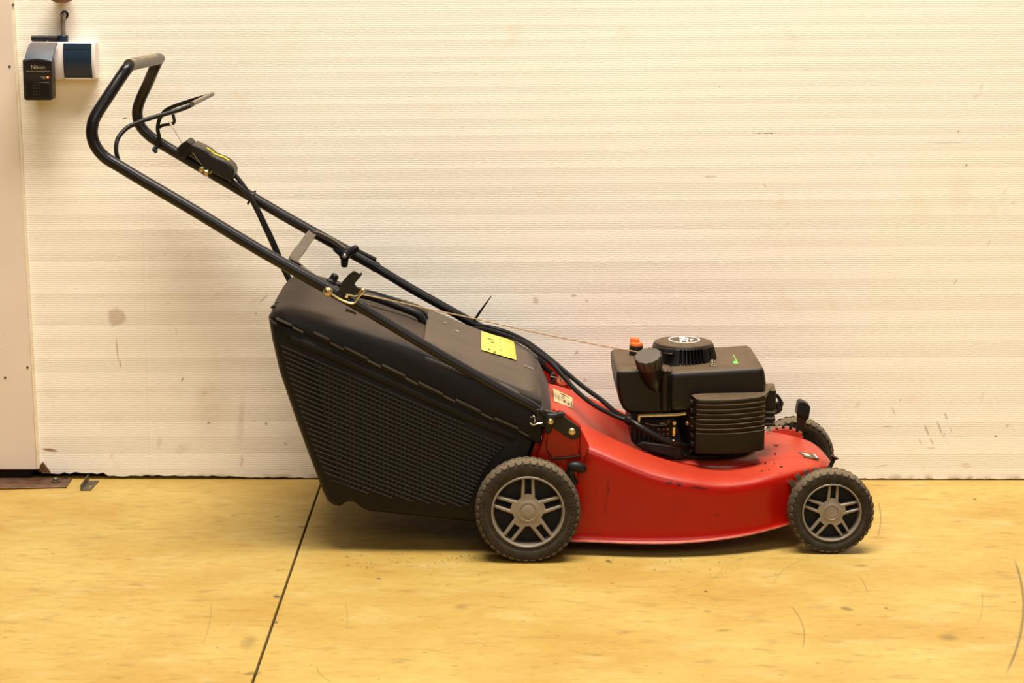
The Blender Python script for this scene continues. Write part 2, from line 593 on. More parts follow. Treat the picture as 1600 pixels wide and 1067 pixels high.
def floor_material():
    t = NT('yellow_floor_board', .5)
    t.b.inputs['Specular IOR Level'].default_value = .35
    big = t.noise(1, 5, t.map(scale=(3, 4.5, 1)), .6)
    col = t.mix(t.rng(big.outputs['Fac'], .3, .7), (0.377, 0.224, 0.042), (0.481, 0.339, 0.096))
    st = t.noise(1, 6, t.map(scale=(24, 62, 1)), .65)
    col = t.mix(t.rng(st.outputs['Fac'], .50, .74, 0, .58), col, (0.308, 0.173, 0.032))
    gr = t.noise(1, 4, t.map(scale=(70, 240, 1)), .6)
    col = t.mix(t.rng(gr.outputs['Fac'], .55, .8, 0, .35), col, (0.257, 0.144, 0.036))
    pale = t.noise(1, 4, t.map(loc=(4, 2, 0), scale=(7, 13, 1)), .6)
    col = t.mix(t.rng(pale.outputs['Fac'], .55, .75, 0, .45), col, (0.516, 0.418, 0.184))
    sm = t.noise(1, 3, t.map(loc=(7, 1, 0), scale=(16, 34, 1)), .5)
    col = t.mix(t.rng(sm.outputs['Fac'], .59, .78, 0, .5), col, (0.166, 0.098, 0.043))
    sk = t.noise(1, 2, t.map(loc=(1, 9, 0), scale=(60, 90, 1)), .5)
    col = t.mix(t.rng(sk.outputs['Fac'], .69, .76, 0, .6), col, (0.099, 0.062, 0.023))
    wf = t.warp(.006, 60)

    def e(px, py, a, b, ang, soft, amt):
        c = PZ(px, py, 0)
        return t.blob((c.x, c.y, 0), (0, 0, math.radians(ang)), (a, b, 5), soft, amt, wf)
    sp = [e(433, 932, .008, .012, 20, .5, .9), e(430, 972, .006, .01, 10, .5, .8), e(395, 1052, .02, .012, 20, .6, .6), e(472, 823, .01, .01, 0, .6, .6),
          e(592, 904, .006, .006, 0, .5, .9), e(1323, 951, .014, .02, 30, .7, .6), e(1482, 996, .022, .025, 20, .8, .5),
          e(1130, 985, .02, .012, 10, .8, .4), e(1103, 924, .004, .008, 0, .5, .8), e(1384, 950, .004, .007, 0, .5, .8),
          e(1523, 780, .005, .012, 0, .5, .8), e(1345, 884, .02, .014, 10, .8, .4), e(1105, 955, .01, .012, 0, .7, .4),
          e(388, 1003, .018, .05, 0, .8, .35), e(720, 948, .02, .03, 0, .8, .25), e(365, 805, .01, .014, 0, .7, .4),
          e(433, 807, .008, .01, 0, .6, .5), e(951, 877, .007, .012, 20, .5, .7), e(1016, 945, .03, .02, 0, .9, .2)]
    col = t.mix(t.join(sp), col, (0.091, 0.062, 0.026))
    # long curved scratches: rings seen only inside an ellipse
    def arc(p1, p2, p3, w, amt):
        a, b, c = [PZ(x, y, 0).to_2d() for x, y in (p1, p2, p3)]
        d = 2*(a.x*(b.y-c.y)+b.x*(c.y-a.y)+c.x*(a.y-b.y))
        ux = (a.length_squared*(b.y-c.y)+b.length_squared*(c.y-a.y)+c.length_squared*(a.y-b.y))/d
        uy = (a.length_squared*(c.x-b.x)+b.length_squared*(a.x-c.x)+c.length_squared*(b.x-a.x))/d
        cen = Vector((ux, uy))
        r = (a-cen).length
        v = t.map((ux, uy, 0), (0, 0, 0), (1, 1, 1e6), 'TEXTURE')
        ln = t.N.new('ShaderNodeVectorMath')
        ln.operation = 'LENGTH'
        t.L.new(v, ln.inputs[0])
        dd = t.op('ABSOLUTE', t.op('SUBTRACT', ln.outputs['Value'], r))
        ring = t.rng(dd, w*.5, w*1.5, amt, 0)
        mid = (a+c)*.5
        hl = (a-c).length*.5
        ang = math.atan2((a-c).y, (a-c).x)
        sag = max((b-mid).length, .02)*1.6
        mask = t.blob((mid.x, mid.y, 0), (0, 0, ang), (hl, sag, 5), .25, 1, None)
        return t.op('MULTIPLY', ring, mask)
    sc = [arc((1582, 868), (1599, 940), (1568, 1060), .0022, .75), arc((1371, 780), (1376, 812), (1370, 842), .0012, .6),
          arc((1234, 944), (1256, 985), (1253, 1015), .0011, .5), arc((1040, 930), (1100, 948), (1165, 956), .0011, .35),
          arc((1340, 898), (1352, 915), (1354, 930), .001, .4), arc((1533, 920), (1535, 945), (1528, 975), .001, .35),
          arc((1210, 915), (1225, 890), (1262, 872), .001, .35), arc((1000, 930), (1070, 920), (1130, 880), .001, .3),
          arc((538, 940), (541, 950), (540, 985), .001, .3), arc((315, 1010), (328, 970), (330, 940), .001, .35),
          arc((495, 1040), (508, 1060), (520, 1067), .001, .4), arc((730, 1000), (750, 1004), (760, 1012), .001, .35)]
    col = t.mix(t.join(sc), col, (0.123, 0.080, 0.036))
    t.L.new(col, t.b.inputs['Base Color'])
    bu = t.N.new('ShaderNodeBump')
    bu.inputs['Strength'].default_value = .15
    bu.inputs['Distance'].default_value = .001
    t.L.new(gr.outputs['Fac'], bu.inputs['Height'])
    t.L.new(bu.outputs['Normal'], t.b.inputs['Normal'])
    rr = t.rng(st.outputs['Fac'], .3, .7, .42, .6)
    t.L.new(rr, t.b.inputs['Roughness'])
    return t.m


def scuff_red():
    t = NT.__new__(NT)
    t.m = M_RED
    t.nt = M_RED.node_tree
    t.N, t.L = t.nt.nodes, t.nt.links
    t.b = t.N['Principled BSDF']
    t.pos = t.N.new('ShaderNodeNewGeometry').outputs['Position']
    src = t.b.inputs['Base Color'].links[0].from_socket
    wf = t.warp(.010, 120)

    def e(px, py, ang, a, b, soft, amt, y=-.588):
        return t.blob(tuple(P(px, py, y)), (0, -math.radians(ang), 0), (a*.00122, .03, b*.00122), soft, amt, wf)
    ms = [e(1046, 754, -8, 8, 2.6, .6, .85), e(1061, 757, -6, 7, 2.4, .6, .85), e(1090, 763, -5, 17, 1.8, .6, .85), e(1102, 765, -4, 9, 1.8, .6, .8), e(1146, 766, 0, 4, 1.6, .6, .7),
          e(950, 765, 88, 26, 2.2, .8, .7), e(947, 790, 88, 30, 6, .9, .3), e(1121, 807, 0, 7, 1.6, .6, .6), e(1166, 796, 70, 4, 2, .6, .6), e(1184, 818, 60, 4, 2, .6, .5),
          e(930, 835, 0, 14, 2.0, .7, .5), e(1040, 842, 0, 30, 1.2, .8, .35), e(895, 676, -45, 7, 3, .8, .4), e(1155, 830, 0, 12, 1.2, .7, .4)]
    c = t.mix(t.join(ms), src, (.025, .006, .004))
    # a shallow colour break where the skirt has been rubbed thin along its lower rim
    t.L.new(c, t.b.inputs['Base Color'])


scuff_red()
M_WALL = wall_material()
M_FLOOR = floor_material()

# ------------------------------------------------------------------ the setting
b = MB()
b.box((0, -3, -.03), (7, 8, .04))
floor = b.build('floor', M_DARKGAP, kind='structure')
s0, s1 = PZ(394, 1067, 0), PZ(497, 768, 0)
sd = (s1-s0)/(s1.y-s0.y)


def seam_x(y):
    return s0.x + sd.x*(y-s0.y)


for side in (-1, 1):
    g = .0021*side
    y0, y1 = -6.5, (.03 if side > 0 else .03)
    xo = 3.4*side
    poly = [(xo, y0), (seam_x(y0)+g, y0), (seam_x(y1)+g, y1), (xo, y1)]
    b = MB().loft([[(x, y, -.0105) for x, y in poly], [(x, y, 0) for x, y in poly]])
    o = b.build('floor_board', M_FLOOR, bevel=.0012, seg=2)
    o.parent = floor

# the wall: a thick slab whose lower edge is slightly ragged
xs = [-1.003 + i*.012 for i in range(261)]
top = 2.7
front, back = [], []
for x in xs:
    left = max(0, min(1, (-.35-x)/.35))
    z = .0022 + random.random()*.0022 + left*(.003+random.random()*.004)
    if x < -.84:
        z += .006 if x > -.984 else .03
    front.append((x, 0.0, z))
b = MB()
n = len(xs)
rows = [front, [(x, 0, .03) for x in xs], [(x, 0, 1.1) for x in xs], [(x, 0, top) for x in xs], [(x, .12, top) for x in xs], [(x, .12, -.01) for x in xs], [(p[0], .02, p[2]) for p in front]]
b.loft(rows, closed=False, cap0=False, cap1=False)
# close the bottom between back edge and front edge
m = len(rows)
b.f += [(j, j+1, (m-1)*n+j+1, (m-1)*n+j) for j in range(n-1)]
wall = b.build('wall_back', M_WALL, kind='structure')
b = MB().box((-1.775, .06, 1.35), (1.54, .10, 2.7))
b.build('door_backing', M_DARKGAP, kind='structure')  # unseen dark block added behind the door to blacken the gap below it

# door leaf on the left, standing 8 mm proud
dT, dB = P(21, 0, -.010), P(61, 734, -.010)
zb = dB.z
edge = lambda z: dB.x + (dT.x-dB.x)*(z-zb)/(dT.z-zb)
b = MB().prism([(-2.3, zb), (edge(zb)-.004, zb), (edge(2.3)-.004, 2.3), (-2.3, 2.3)], -.010, .008)
door = b.build('door_1', M_DOOR, kind='structure', bevel=.002)
b = MB().prism([(edge(zb)-.0045, zb+.001), (edge(zb)+.0005, zb+.002), (edge(2.3)+.0005, 2.3), (edge(2.3)-.0045, 2.3)], -.0075, .008)
o = b.build('door_edge', M_DOOREDGE, door)
o.location = (0, 0, 0)
for px, py in ((8, 590), (43, 574), (20.5, 7.5), (15, 104)):
    c = P(px, py, -.010)
    b = MB().lathe([(.0026, 0), (.0026, -.0012), (.0012, -.0014), (.0010, -.0005)], c + Vector((0, .0004, 0)), (0, 1, 0), 12)
    o = b.build('screw', M_GREYMETAL, door)
    o.location = (0, 0, 0)
# chipped dark corner below the door
q = [P(58, 733, -.006), P(66, 722, -.006), P(70, 727, -.006), (P(79, 739, -.006)), P(60, 738, -.006)]
MB().prism(q, -.004, .004).build('trim_1', M_RUST, kind='structure', bevel=.001)

# ------------------------------------------------------------------ threshold plate, floor bracket
zt = .004
b = MB()
q = [PZ(-60, 766.5, 0), PZ(103.5, 763, 0), PZ(121, 738.5, 0), PZ(-60, 738.5, 0)]
for v in q:
    v.y = min(v.y, -.001)
q[2].y = q[3].y = -.0025
b.loft([[(v.x, v.y, 0.0006) for v in q], [(v.x, v.y, zt) for v in q]])
plate = thing('threshold_plate', 'rusty brown steel threshold plate on the floor under the door', 'plate', (q[0].x, q[0].y, 0))
b.build('plate', M_RUST, plate, bevel=.001)
c = PZ(87, 753, zt)
b = MB().lathe([(.0095, -.0003), (.0095, .003), (.0085, .0036), (.006, .0036), (.006, .008), (.0045, .0095), (.0001, .0098)], c, (0, 0, 1), 20)
b.build('bolt_head', M_GREYMETAL, plate)
c = PZ(102, 747.5, zt)
MB().box(c + Vector((0, 0, .0001)), (.012, .004, .0016), Matrix.Rotation(.5, 3, 'Z')).build('slot', M_VOID, plate)

b = MB()
a = [PZ(125.5, 767, 0), PZ(142, 767, 0), PZ(155, 752, 0), PZ(138, 752.5, 0)]
h1 = [PZ(136, 762.5, 0), PZ(141.5, 762.5, 0), PZ(145, 758, 0), PZ(142, 758, 0)]
vs = [(v.x, v.y, .0022) for v in a] + [(v.x, v.y, .0022) for v in h1] + [(v.x, v.y, .0006) for v in a] + [(v.x, v.y, .0006) for v in h1]
fs = []
for i in range(4):
    j = (i+1) % 4
    fs += [(i, j, 4+j, 4+i), (8+i, 12+i, 12+j, 8+j), (i, 8+i, 8+j, j), (4+i, 4+j, 12+j, 12+i)]
b.add(vs, fs)
br = thing('angle_bracket', 'small zinc angle bracket lying on the floor against the wall', 'bracket', (a[0].x, a[0].y, 0))
b.build('foot', M_GREYMETAL, br)
b = MB()
p0, p1 = a[0], a[3]
hgt = .017
vs = []
for q in (p0, p1):
    for zz in (.0006, hgt):
        for dx in (0, .0016):
            vs.append((q.x+dx, q.y, zz - (.004 if q is p0 and zz > .01 else 0)))
b.add(vs, [(0, 2, 3, 1), (4, 5, 7, 6), (0, 1, 5, 4), (2, 6, 7, 3), (0, 4, 6, 2), (1, 3, 7, 5)])
b.build('upright', M_GREYMETAL, br, bevel=.0005)

# ------------------------------------------------------------------ wall socket, charger, pipe
S = thing('wall_socket', 'white double wall socket with a dark blue closed lid beside the black charger', 'socket', P(98, 125, 0))


def px_box(x0, y0, x1, y1, yf, yb=None):
    """front rectangle in pixels at depth yf"""
    p, q = P(x0, y0, yf), P(x1, y1, yf)
    return p.x, q.x, q.z, p.z


x0, x1, z0, z1 = px_box(43.5, 66, 150, 125, -.042)


def socket_section(x, grow=0):
    pts = []
    for i in range(13):
        t = i/12
        z = z0 + (z1-z0)*t
        bul = .010*math.sin(PI*min(1, max(0, .1+t*.8)))
        pts.append((x, -.034-bul-grow, z))
    return pts + [(x, -.0005, z1), (x, -.0005, z0)]


MB().loft([socket_section(x0), socket_section(x1)]).build('housing', M_SOCKET, S, bevel=.003)
lx0, lx1 = P(98, 66, -.046).x, P(142, 66, -.046).x


def lid_section(x, y0, y1):
    o, i_ = [], []
    for i in range(13):
        t = i/12
        z = z0+.003 + (z1-z0-.005)*t
        bul = .010*math.sin(PI*(.1+t*.8))
        o.append((x, -.034-bul-y1, z))
        i_.append((x, -.034-bul-y0, z))
    return o + i_[::-1]


MB().loft([lid_section(lx0, .0004, .0042), lid_section(lx1, .0004, .0042)]).build('lid', M_BLUE, S, bevel=.001, label='dark blue closed lid')
MB().box(((lx0+lx1)/2, -.0395, z0+.0035), (lx1-lx0-.003, .004, .0022)).build('lid_catch', M_SOCKET, S)
c = P(120, 77, -.047)
MB().box((c.x, -.0450, c.z), (lx1-lx0-.004, .0012, .0008)).build('lid_groove', M_VOID, S)
# the left lid, hinged up and dusty, lies over the charger
fl0, fl1 = P(38, 96, -.088), P(81.5, 98, -.088)
bk0, bk1 = P(48, 66, -.046), P(90.5, 66.5, -.046)
rings = []
for i in range(9):
    t = i/8
    bow = .007*math.sin(PI*t*.9)
    a_, b_ = bk0.lerp(fl0, t), bk1.lerp(fl1, t)
    ring = []
    for j in range(9):
        s = j/8
        p = a_.lerp(b_, s)
        p = p + Vector((0, -bow*.3, bow + .0045*math.sin(PI*s)*t))
        ring.append(p)
    rings.append(ring + [q - Vector((0, -.001, .003)) for q in ring[::-1]])
MB().loft(rings).build('open_lid', M_BLUEDUST, S, bevel=.0006, label='dusty blue lid hinged open over the charger')

CH = thing('battery_charger', 'black battery charger with a red light, plugged into the left socket', 'charger', P(60, 158, -.06))
yf = -.086
x0c, x1c, z0c, z1c = px_box(34.5, 92, 82, 157, yf)
sec = []
rad = .006
for cx_, cz_, a0 in ((x1c-rad, z0c+rad, -90), (x1c-rad, z1c-rad, 0), (x0c+rad, z1c-rad, 90), (x0c+rad, z0c+rad, 180)):
    for k in range(5):
        a = math.radians(a0+k*22.5)
        sec.append((cx_+rad*math.cos(a), cz_+rad*math.sin(a)))
b = MB()
b.loft([[(x, yf+.002, z) for x, z in inset(sec, .002)]] + [[(x, y, z) for x, z in sec] for y in (yf+.004, -.052, -.048)] +
       [[(x, y, z) for x, z in inset(sec, .004)] for y in (-.047, -.0435)])
b.build('body', M_CHARGER, CH)
xm, zm = (x0c+x1c)/2, z0c
wd, hd = x1c-x0c, z1c-z0c
MB().box((xm+.001, yf+.0016, z0c+hd*.245), (wd*.8, .0022, hd*.39)).build('battery_bay', mat('charger_bay_plastic', (.007, .005, .004), .25), CH, bevel=.001)
MB().box((xm, yf+.0016, z0c+hd*.47), (wd*.86, .0012, .0008)).build('bay_edge', M_CHARGER, CH)
MB().lathe([(.0018, 0), (.0018, .0022), (.0008, .0028)], (x0c+wd*.86, yf+.0025, z0c+hd*.555), (0, -1, 0), 14).build('indicator_light', M_LED, CH, label='small glowing red light')


def text_mesh(name, body, size, loc, rot, material, parent, depth=.00015, sx=1.0, align='CENTER', bold=0):
    cu = bpy.data.curves.new('t', 'FONT')
    cu.body = body
    cu.size = size
    cu.extrude = depth
    cu.offset = bold
    cu.align_x = align
    cu.align_y = 'CENTER'
    cu.resolution_u = 2
    to = bpy.data.objects.new('t', cu)
    COL.objects.link(to)
    dg = bpy.context.evaluated_depsgraph_get()
    dg.update()
    me = bpy.data.meshes.new_from_object(to.evaluated_get(dg))
    bpy.data.objects.remove(to)
    me.transform(Matrix.Translation(loc) @ rot.to_4x4() @ Matrix.Diagonal((sx, 1, 1, 1)))
    me.materials.clear()
    me.materials.append(material)
    o = bpy.data.objects.new(name, me)
    return put(o, parent)


FRONT = Matrix.Rotation(PI/2, 3, 'X')
text_mesh('lettering', 'Nikon', .0118, (xm+.002, yf+.0017, z0c+hd*.80), FRONT, M_GOLD, CH, sx=1.0)
text_mesh('lettering', 'BATTERY CHARGER MH-24', .0040, (xm+.002, yf+.0017, z0c+hd*.70), FRONT, M_GOLD, CH)
text_mesh('lettering', 'CHARGE', .0030, (x0c+wd*.70, yf+.0017, z0c+hd*.565), FRONT, M_GOLD, CH)
text_mesh('lettering', 'FULL', .0030, (x0c+wd*.73, yf+.0017, z0c+hd*.525), FRONT, M_GOLD, CH)
b = MB()
for r in range(4):
    for k in range(3):
        b.box((x0c+wd*(.36+k*.09), yf+.0004, z0c+hd*(.14+r*.075)), (wd*.055, .0006, hd*.022))
b.build('printed_notice', mat('faint_charger_print', (.022, .014, .010), .5), CH)

PI_ = thing('conduit_pipe', 'short grey metal pipe running from a wall hole down to the socket', 'pipe', P(99, 64, -.02))
hole = P(101, 23, 0)
b = MB().lathe([(.0086, .0012), (.0086, -.0018), (.0070, -.0022), (.0066, .0)], hole, (0, 1, 0), 24)
b.build('hole_rim', M_DARKGAP, PI_)
pth = crv([P(100.5, 22, .012), P(100, 23, -.006), P(98.6, 29, -.016), P(98.3, 40, -.020), P(99.2, 58, -.020)], 6)
MB().tube(pth, .0052, 16).build('pipe', M_PIPE, PI_)
g0, g1 = P(98.7, 55, -.020), P(98.7, 66.5, -.020)
MB().cyl(g0, g1, .0108, n=20).build('blue_collar', M_BLUE, PI_, bevel=.001, label='dark blue collar')
k0, k1 = P(49.5, 60, -.022), P(91, 60.3, -.022)
v = k1-k0
b = MB().tube([k0, k0+v*.02, k0+v*.55, k0+v*.56, k0+v*.62, k0+v*.63, k1], [.0055, .0064, .0064, .0058, .0058, .0064, .0064], 18)
tag(b.build('cable_gland', M_BLACK), 'black cylindrical fitting lying on top of the socket left of the pipe', 'fitting')
c = P(98, -15, -.016)
b = MB()
b.lathe([(.004, -.0010), (.016, 0), (.0235, .006), (.026, .013), (.0262, .021), (.023, .029), (.013, .035), (.001, .036)], (c.x, -.030, c.z-.0), (0, 0, 1), 28)
b.cyl((c.x, .002, c.z+.018), (c.x, -.030, c.z+.018), .010)
k = tag(b.build('wall_peg', M_WOOD, sub=1), 'brown rounded peg on the wall above the pipe, cut by the top edge', 'peg')
lowest = P(98, 4.5, -.03).z
k.location.z += lowest - (c.z - .001)

# ------------------------------------------------------------------ LAWN MOWER
YC = -.345
MOW = thing('lawn_mower', 'red push lawn mower with black grass box, black handle and grey spoked wheels', 'lawn mower', (.0711, YC, 0))

# ---- deck
ZS = [(.04, .232), (.12, .228), (.18, .215), (.243, .191), (.305, .167), (.367, .152), (.436, .1395), (.494, .139), (.55, .145), (.61, .148), (.65, .142), (.69, .122)]
ZI = [(.04, .262), (.12, .258), (.177, .240), (.247, .208), (.325, .176), (.404, .156), (.467, .150), (.52, .156), (.58, .161), (.63, .157), (.665, .149), (.69, .126)]
ZC = [(.04, .258), (.12, .250), (.17, .232), (.22, .195), (.26, .155), (.29, .136), (.34, .133), (.50, .134), (.525, .150), (.56, .163), (.60, .165), (.64, .160), (.67, .148), (.69, .127)]
WD = [(.04, .222), (.17, .229), (.25, .240), (.33, .245), (.40, .240), (.48, .223), (.55, .196), (.60, .166), (.64, .130), (.668, .090), (.683, .05), (.690, .012)]
ZB = [(.04, .028), (.35, .029), (.48, .036), (.60, .050), (.69, .058)]
xsd = [.045 + i*.015 for i in range(37)] + [.595, .605, .615, .625, .635, .645, .653, .661, .668, .674, .679, .683, .6865, .689, .690]
rings = []
for x in xsd:
    w, zs, zi, zc, zbt = smooth(WD, x), smooth(ZS, x), smooth(ZI, x), smooth(ZC, x), smooth(ZB, x)
    nose = max(0, min(1, (x-.55)/.13))
    e = w*(.635 + .02*nose)
    half = [(w*1.03+.003, zbt), (w*1.03+.0005, zbt+.002), (w*1.012-.001, zbt+.006), (w*1.005, zbt+(zs-zbt)*.35), (w, zbt+(zs-zbt)*.75),
            (w*.995, zs-.014), (w*.982, zs-.005), (w*.955, zs), (w*.92, zs+.003*(1-nose)+.002), (e+(w-e)*.35, zs+(zi-zs)*.72), (e+.006, zi-.001), (e, zi), (e-.006*(1-nose)-.001, zi-.003*(1-nose))]
    dz = zi-zc
    for t, q in ((.90, .35), (.80, .72), (.66, .95), (.5, 1.0), (.3, 1.0), (.12, 1.0), (0, 1.0)):
        half.append((e*t, zi - dz*q - .0))
    ring = [(x, YC-y, z) for y, z in half] + [(x, YC+y, z) for y, z in half[-2::-1]]
    rings.append(ring)
b = MB().loft(rings, closed=False, cap0=False, cap1=False)
deck = b.build('deck', M_RED, MOW, sub=1, angle=60, solid=.0025, label='red steel deck')

# raised disc and lip round the engine well
b = MB()
ell = []
for i in range(64):
    a = 2*PI*i/64
    ell.append((math.cos(a), math.sin(a)))
cx0 = .455
b.loft([[(cx0+.150*c_, YC+.150*s_, .130) for c_, s_ in ell], [(cx0+.150*c_, YC+.150*s_, .1555) for c_, s_ in ell], [(cx0+.147*c_, YC+.147*s_, .1585) for c_, s_ in ell], [(cx0+.10*c_, YC+.10*s_, .1592) for c_, s_ in ell]], cap0=False)
b.build('engine_platform', M_RED, deck, angle=50)

# bare metal worn bottom rim line
b = MB()
pts = []
for x in xsd[4:-4]:
    w = smooth(WD, x)
    pts.append((x, YC-w*1.03-.0025, smooth(ZB, x)+.0008))
b.tube(pts, .0016, 6)
b.build('worn_rim', mat('worn_rim_paint', (.42, .10, .06), .4, var=.4, vscale=60, metal=.3), deck)

# rear towers (side plates carrying the handle brackets)
for side in (-1, 1):
    yy = -.584 if side < 0 else -.108
    tw = node('tower', MOW)
    if side < 0:
        pl = [(835, 728), (846, 692), (853, 662), (866, 640), (873, 639), (890, 650), (908, 667), (907, 690), (913, 700), (914, 716), (905, 726), (896, 770), (830, 800)]
        q = [P(x, y, yy) for x, y in pl]
        MB().prism(q, yy, yy+.022).build('side_plate', M_RED, tw, bevel=.004, seg=3)
        # pressed panel with its crease
        q = [P(x, y, yy) for x, y in [(856, 664), (868, 652), (900, 680), (905, 712), (862, 715), (853, 700)]]
        MB().prism(q, yy-.0025, yy+.002).build('pressed_panel', M_RED, tw, bevel=.002, seg=2)
        q = [P(x, y, yy-.0027) for x, y in [(853, 688), (854, 701), (859, 713), (870, 716), (890, 714.5), (906, 712)]]
        cq = crv(q, 5)
        MB().tube(cq, [.0006]*12 + [.0022]*(len(cq)-12), 6).build('crease', mat('crease_shade', (.035, .005, .003), .7), tw)  # dark line along the crease: its shade put into the colour
        # a step where the plate meets the deck skirt
        q = [P(x, y, -.582) for x, y in [(907, 668), (917, 690), (921, 698), (914, 712), (905, 716)]]
        MB().prism(q, -.590, -.565).build('plate_flange', M_RED, tw, bevel=.003)
    else:
        pl = [(856, 562), (872, 566), (889, 586), (892, 604), (897, 624), (850, 640), (840, 600)]
        q = [P(x, y, yy) for x, y in pl]
        MB().prism(q, yy, yy+.012).build('side_plate', M_RED, tw, bevel=.003, seg=2)
        c = P(879.5, 592.5, yy)
        MB().lathe([(.0135, 0), (.0135, .003), (.0095, .004), (.0065, .0042)], c, (0, -1, 0), 24).build('washer', M_BRASS, tw)
        MB().lathe([(.0062, .003), (.0062, .009), (.004, .0105), (.0005, .011)], c, (0, -1, 0), 16).build('bolt', M_STEEL, tw)
        b = MB()
        b.tube([P(861, 588, yy-.01), P(869, 590, yy-.012), P(862, 597, yy-.012), P(864, 600, yy-.01)], .0012, 6)
        b.build('spring_clip', M_GREYMETAL, tw)
        q = [P(x, y, yy-.006) for x, y in [(860, 584), (867, 582), (869, 590), (866, 600), (860, 604)]]
        MB().prism(q, yy-.008, yy+.002).build('tube_end', M_BLACK, tw, bevel=.002)

# rating label on the rear slope of the deck
lab = [P(865.5, 608.5, -.20), P(894, 623, -.20), P(895.5, 639, -.262), P(866.5, 628, -.262)]


def deck_z(x, y):
    w, zi, zc = smooth(WD, x), smooth(ZI, x), smooth(ZC, x)
    e = w*.635
    t = abs(y-YC)/e
    q = lerp([(0, 1), (.66, .95), (.8, .72), (.9, .35), (1, 0)], t)
    return zi-(zi-zc)*q


def on_deck(px, py, lift=.0012):
    """march the view ray onto the deck's upper surface to get a real 3-D point"""
    lo = None
    for i in range(400):
        y = -.62 + i*.0015
        p = P(px, py, y)
        if abs(p.y-YC) < smooth(WD, p.x)*.63 and p.z < deck_z(p.x, p.y):
            break
        lo = p
    return Vector((p.x, p.y, deck_z(p.x, p.y)+lift))


lab = [on_deck(*q, .002) for q in ((864, 608), (894, 623), (895.5, 639), (866, 628))]
lab_o = MB().loft([lab, [p-Vector((0, 0, .001)) for p in lab]]).build('rating_label', M_CREAM, MOW, label='cream rating label')


def on_quad(q, u, v, lift=.0006):
    n_ = (q[1]-q[0]).cross(q[3]-q[0]).normalized()
    if n_.z < 0:
        n_ = -n_
    return q[0].lerp(q[1], u).lerp(q[3].lerp(q[2], u), v) + n_*lift


def quad_marks(q, marks, material, name, parent, lift=.0006):
    b = MB()
    for u0_, v0_, u1_, v1_ in marks:
        c4 = [on_quad(q, u0_, v0_, lift), on_quad(q, u1_, v0_, lift), on_quad(q, u1_, v1_, lift), on_quad(q, u0_, v1_, lift)]
        b.add(c4, [(0, 1, 2, 3)])
    return b.build(name, material, parent)


quad_marks(lab, [(.38, .10, .72, .18), (.74, .16, .84, .2), (.08, .45, .11, .92), (.20, .5, .23, .92), (.27, .35, .285, .95), (.5, .62, .6, .78),
                 (.72, .72, .82, .86), (.92, .45, .96, .75), (.9, .82, .97, .92), (.42, .3, .6, .33), (.42, .42, .58, .45)], M_INK, 'printed_text', lab_o)

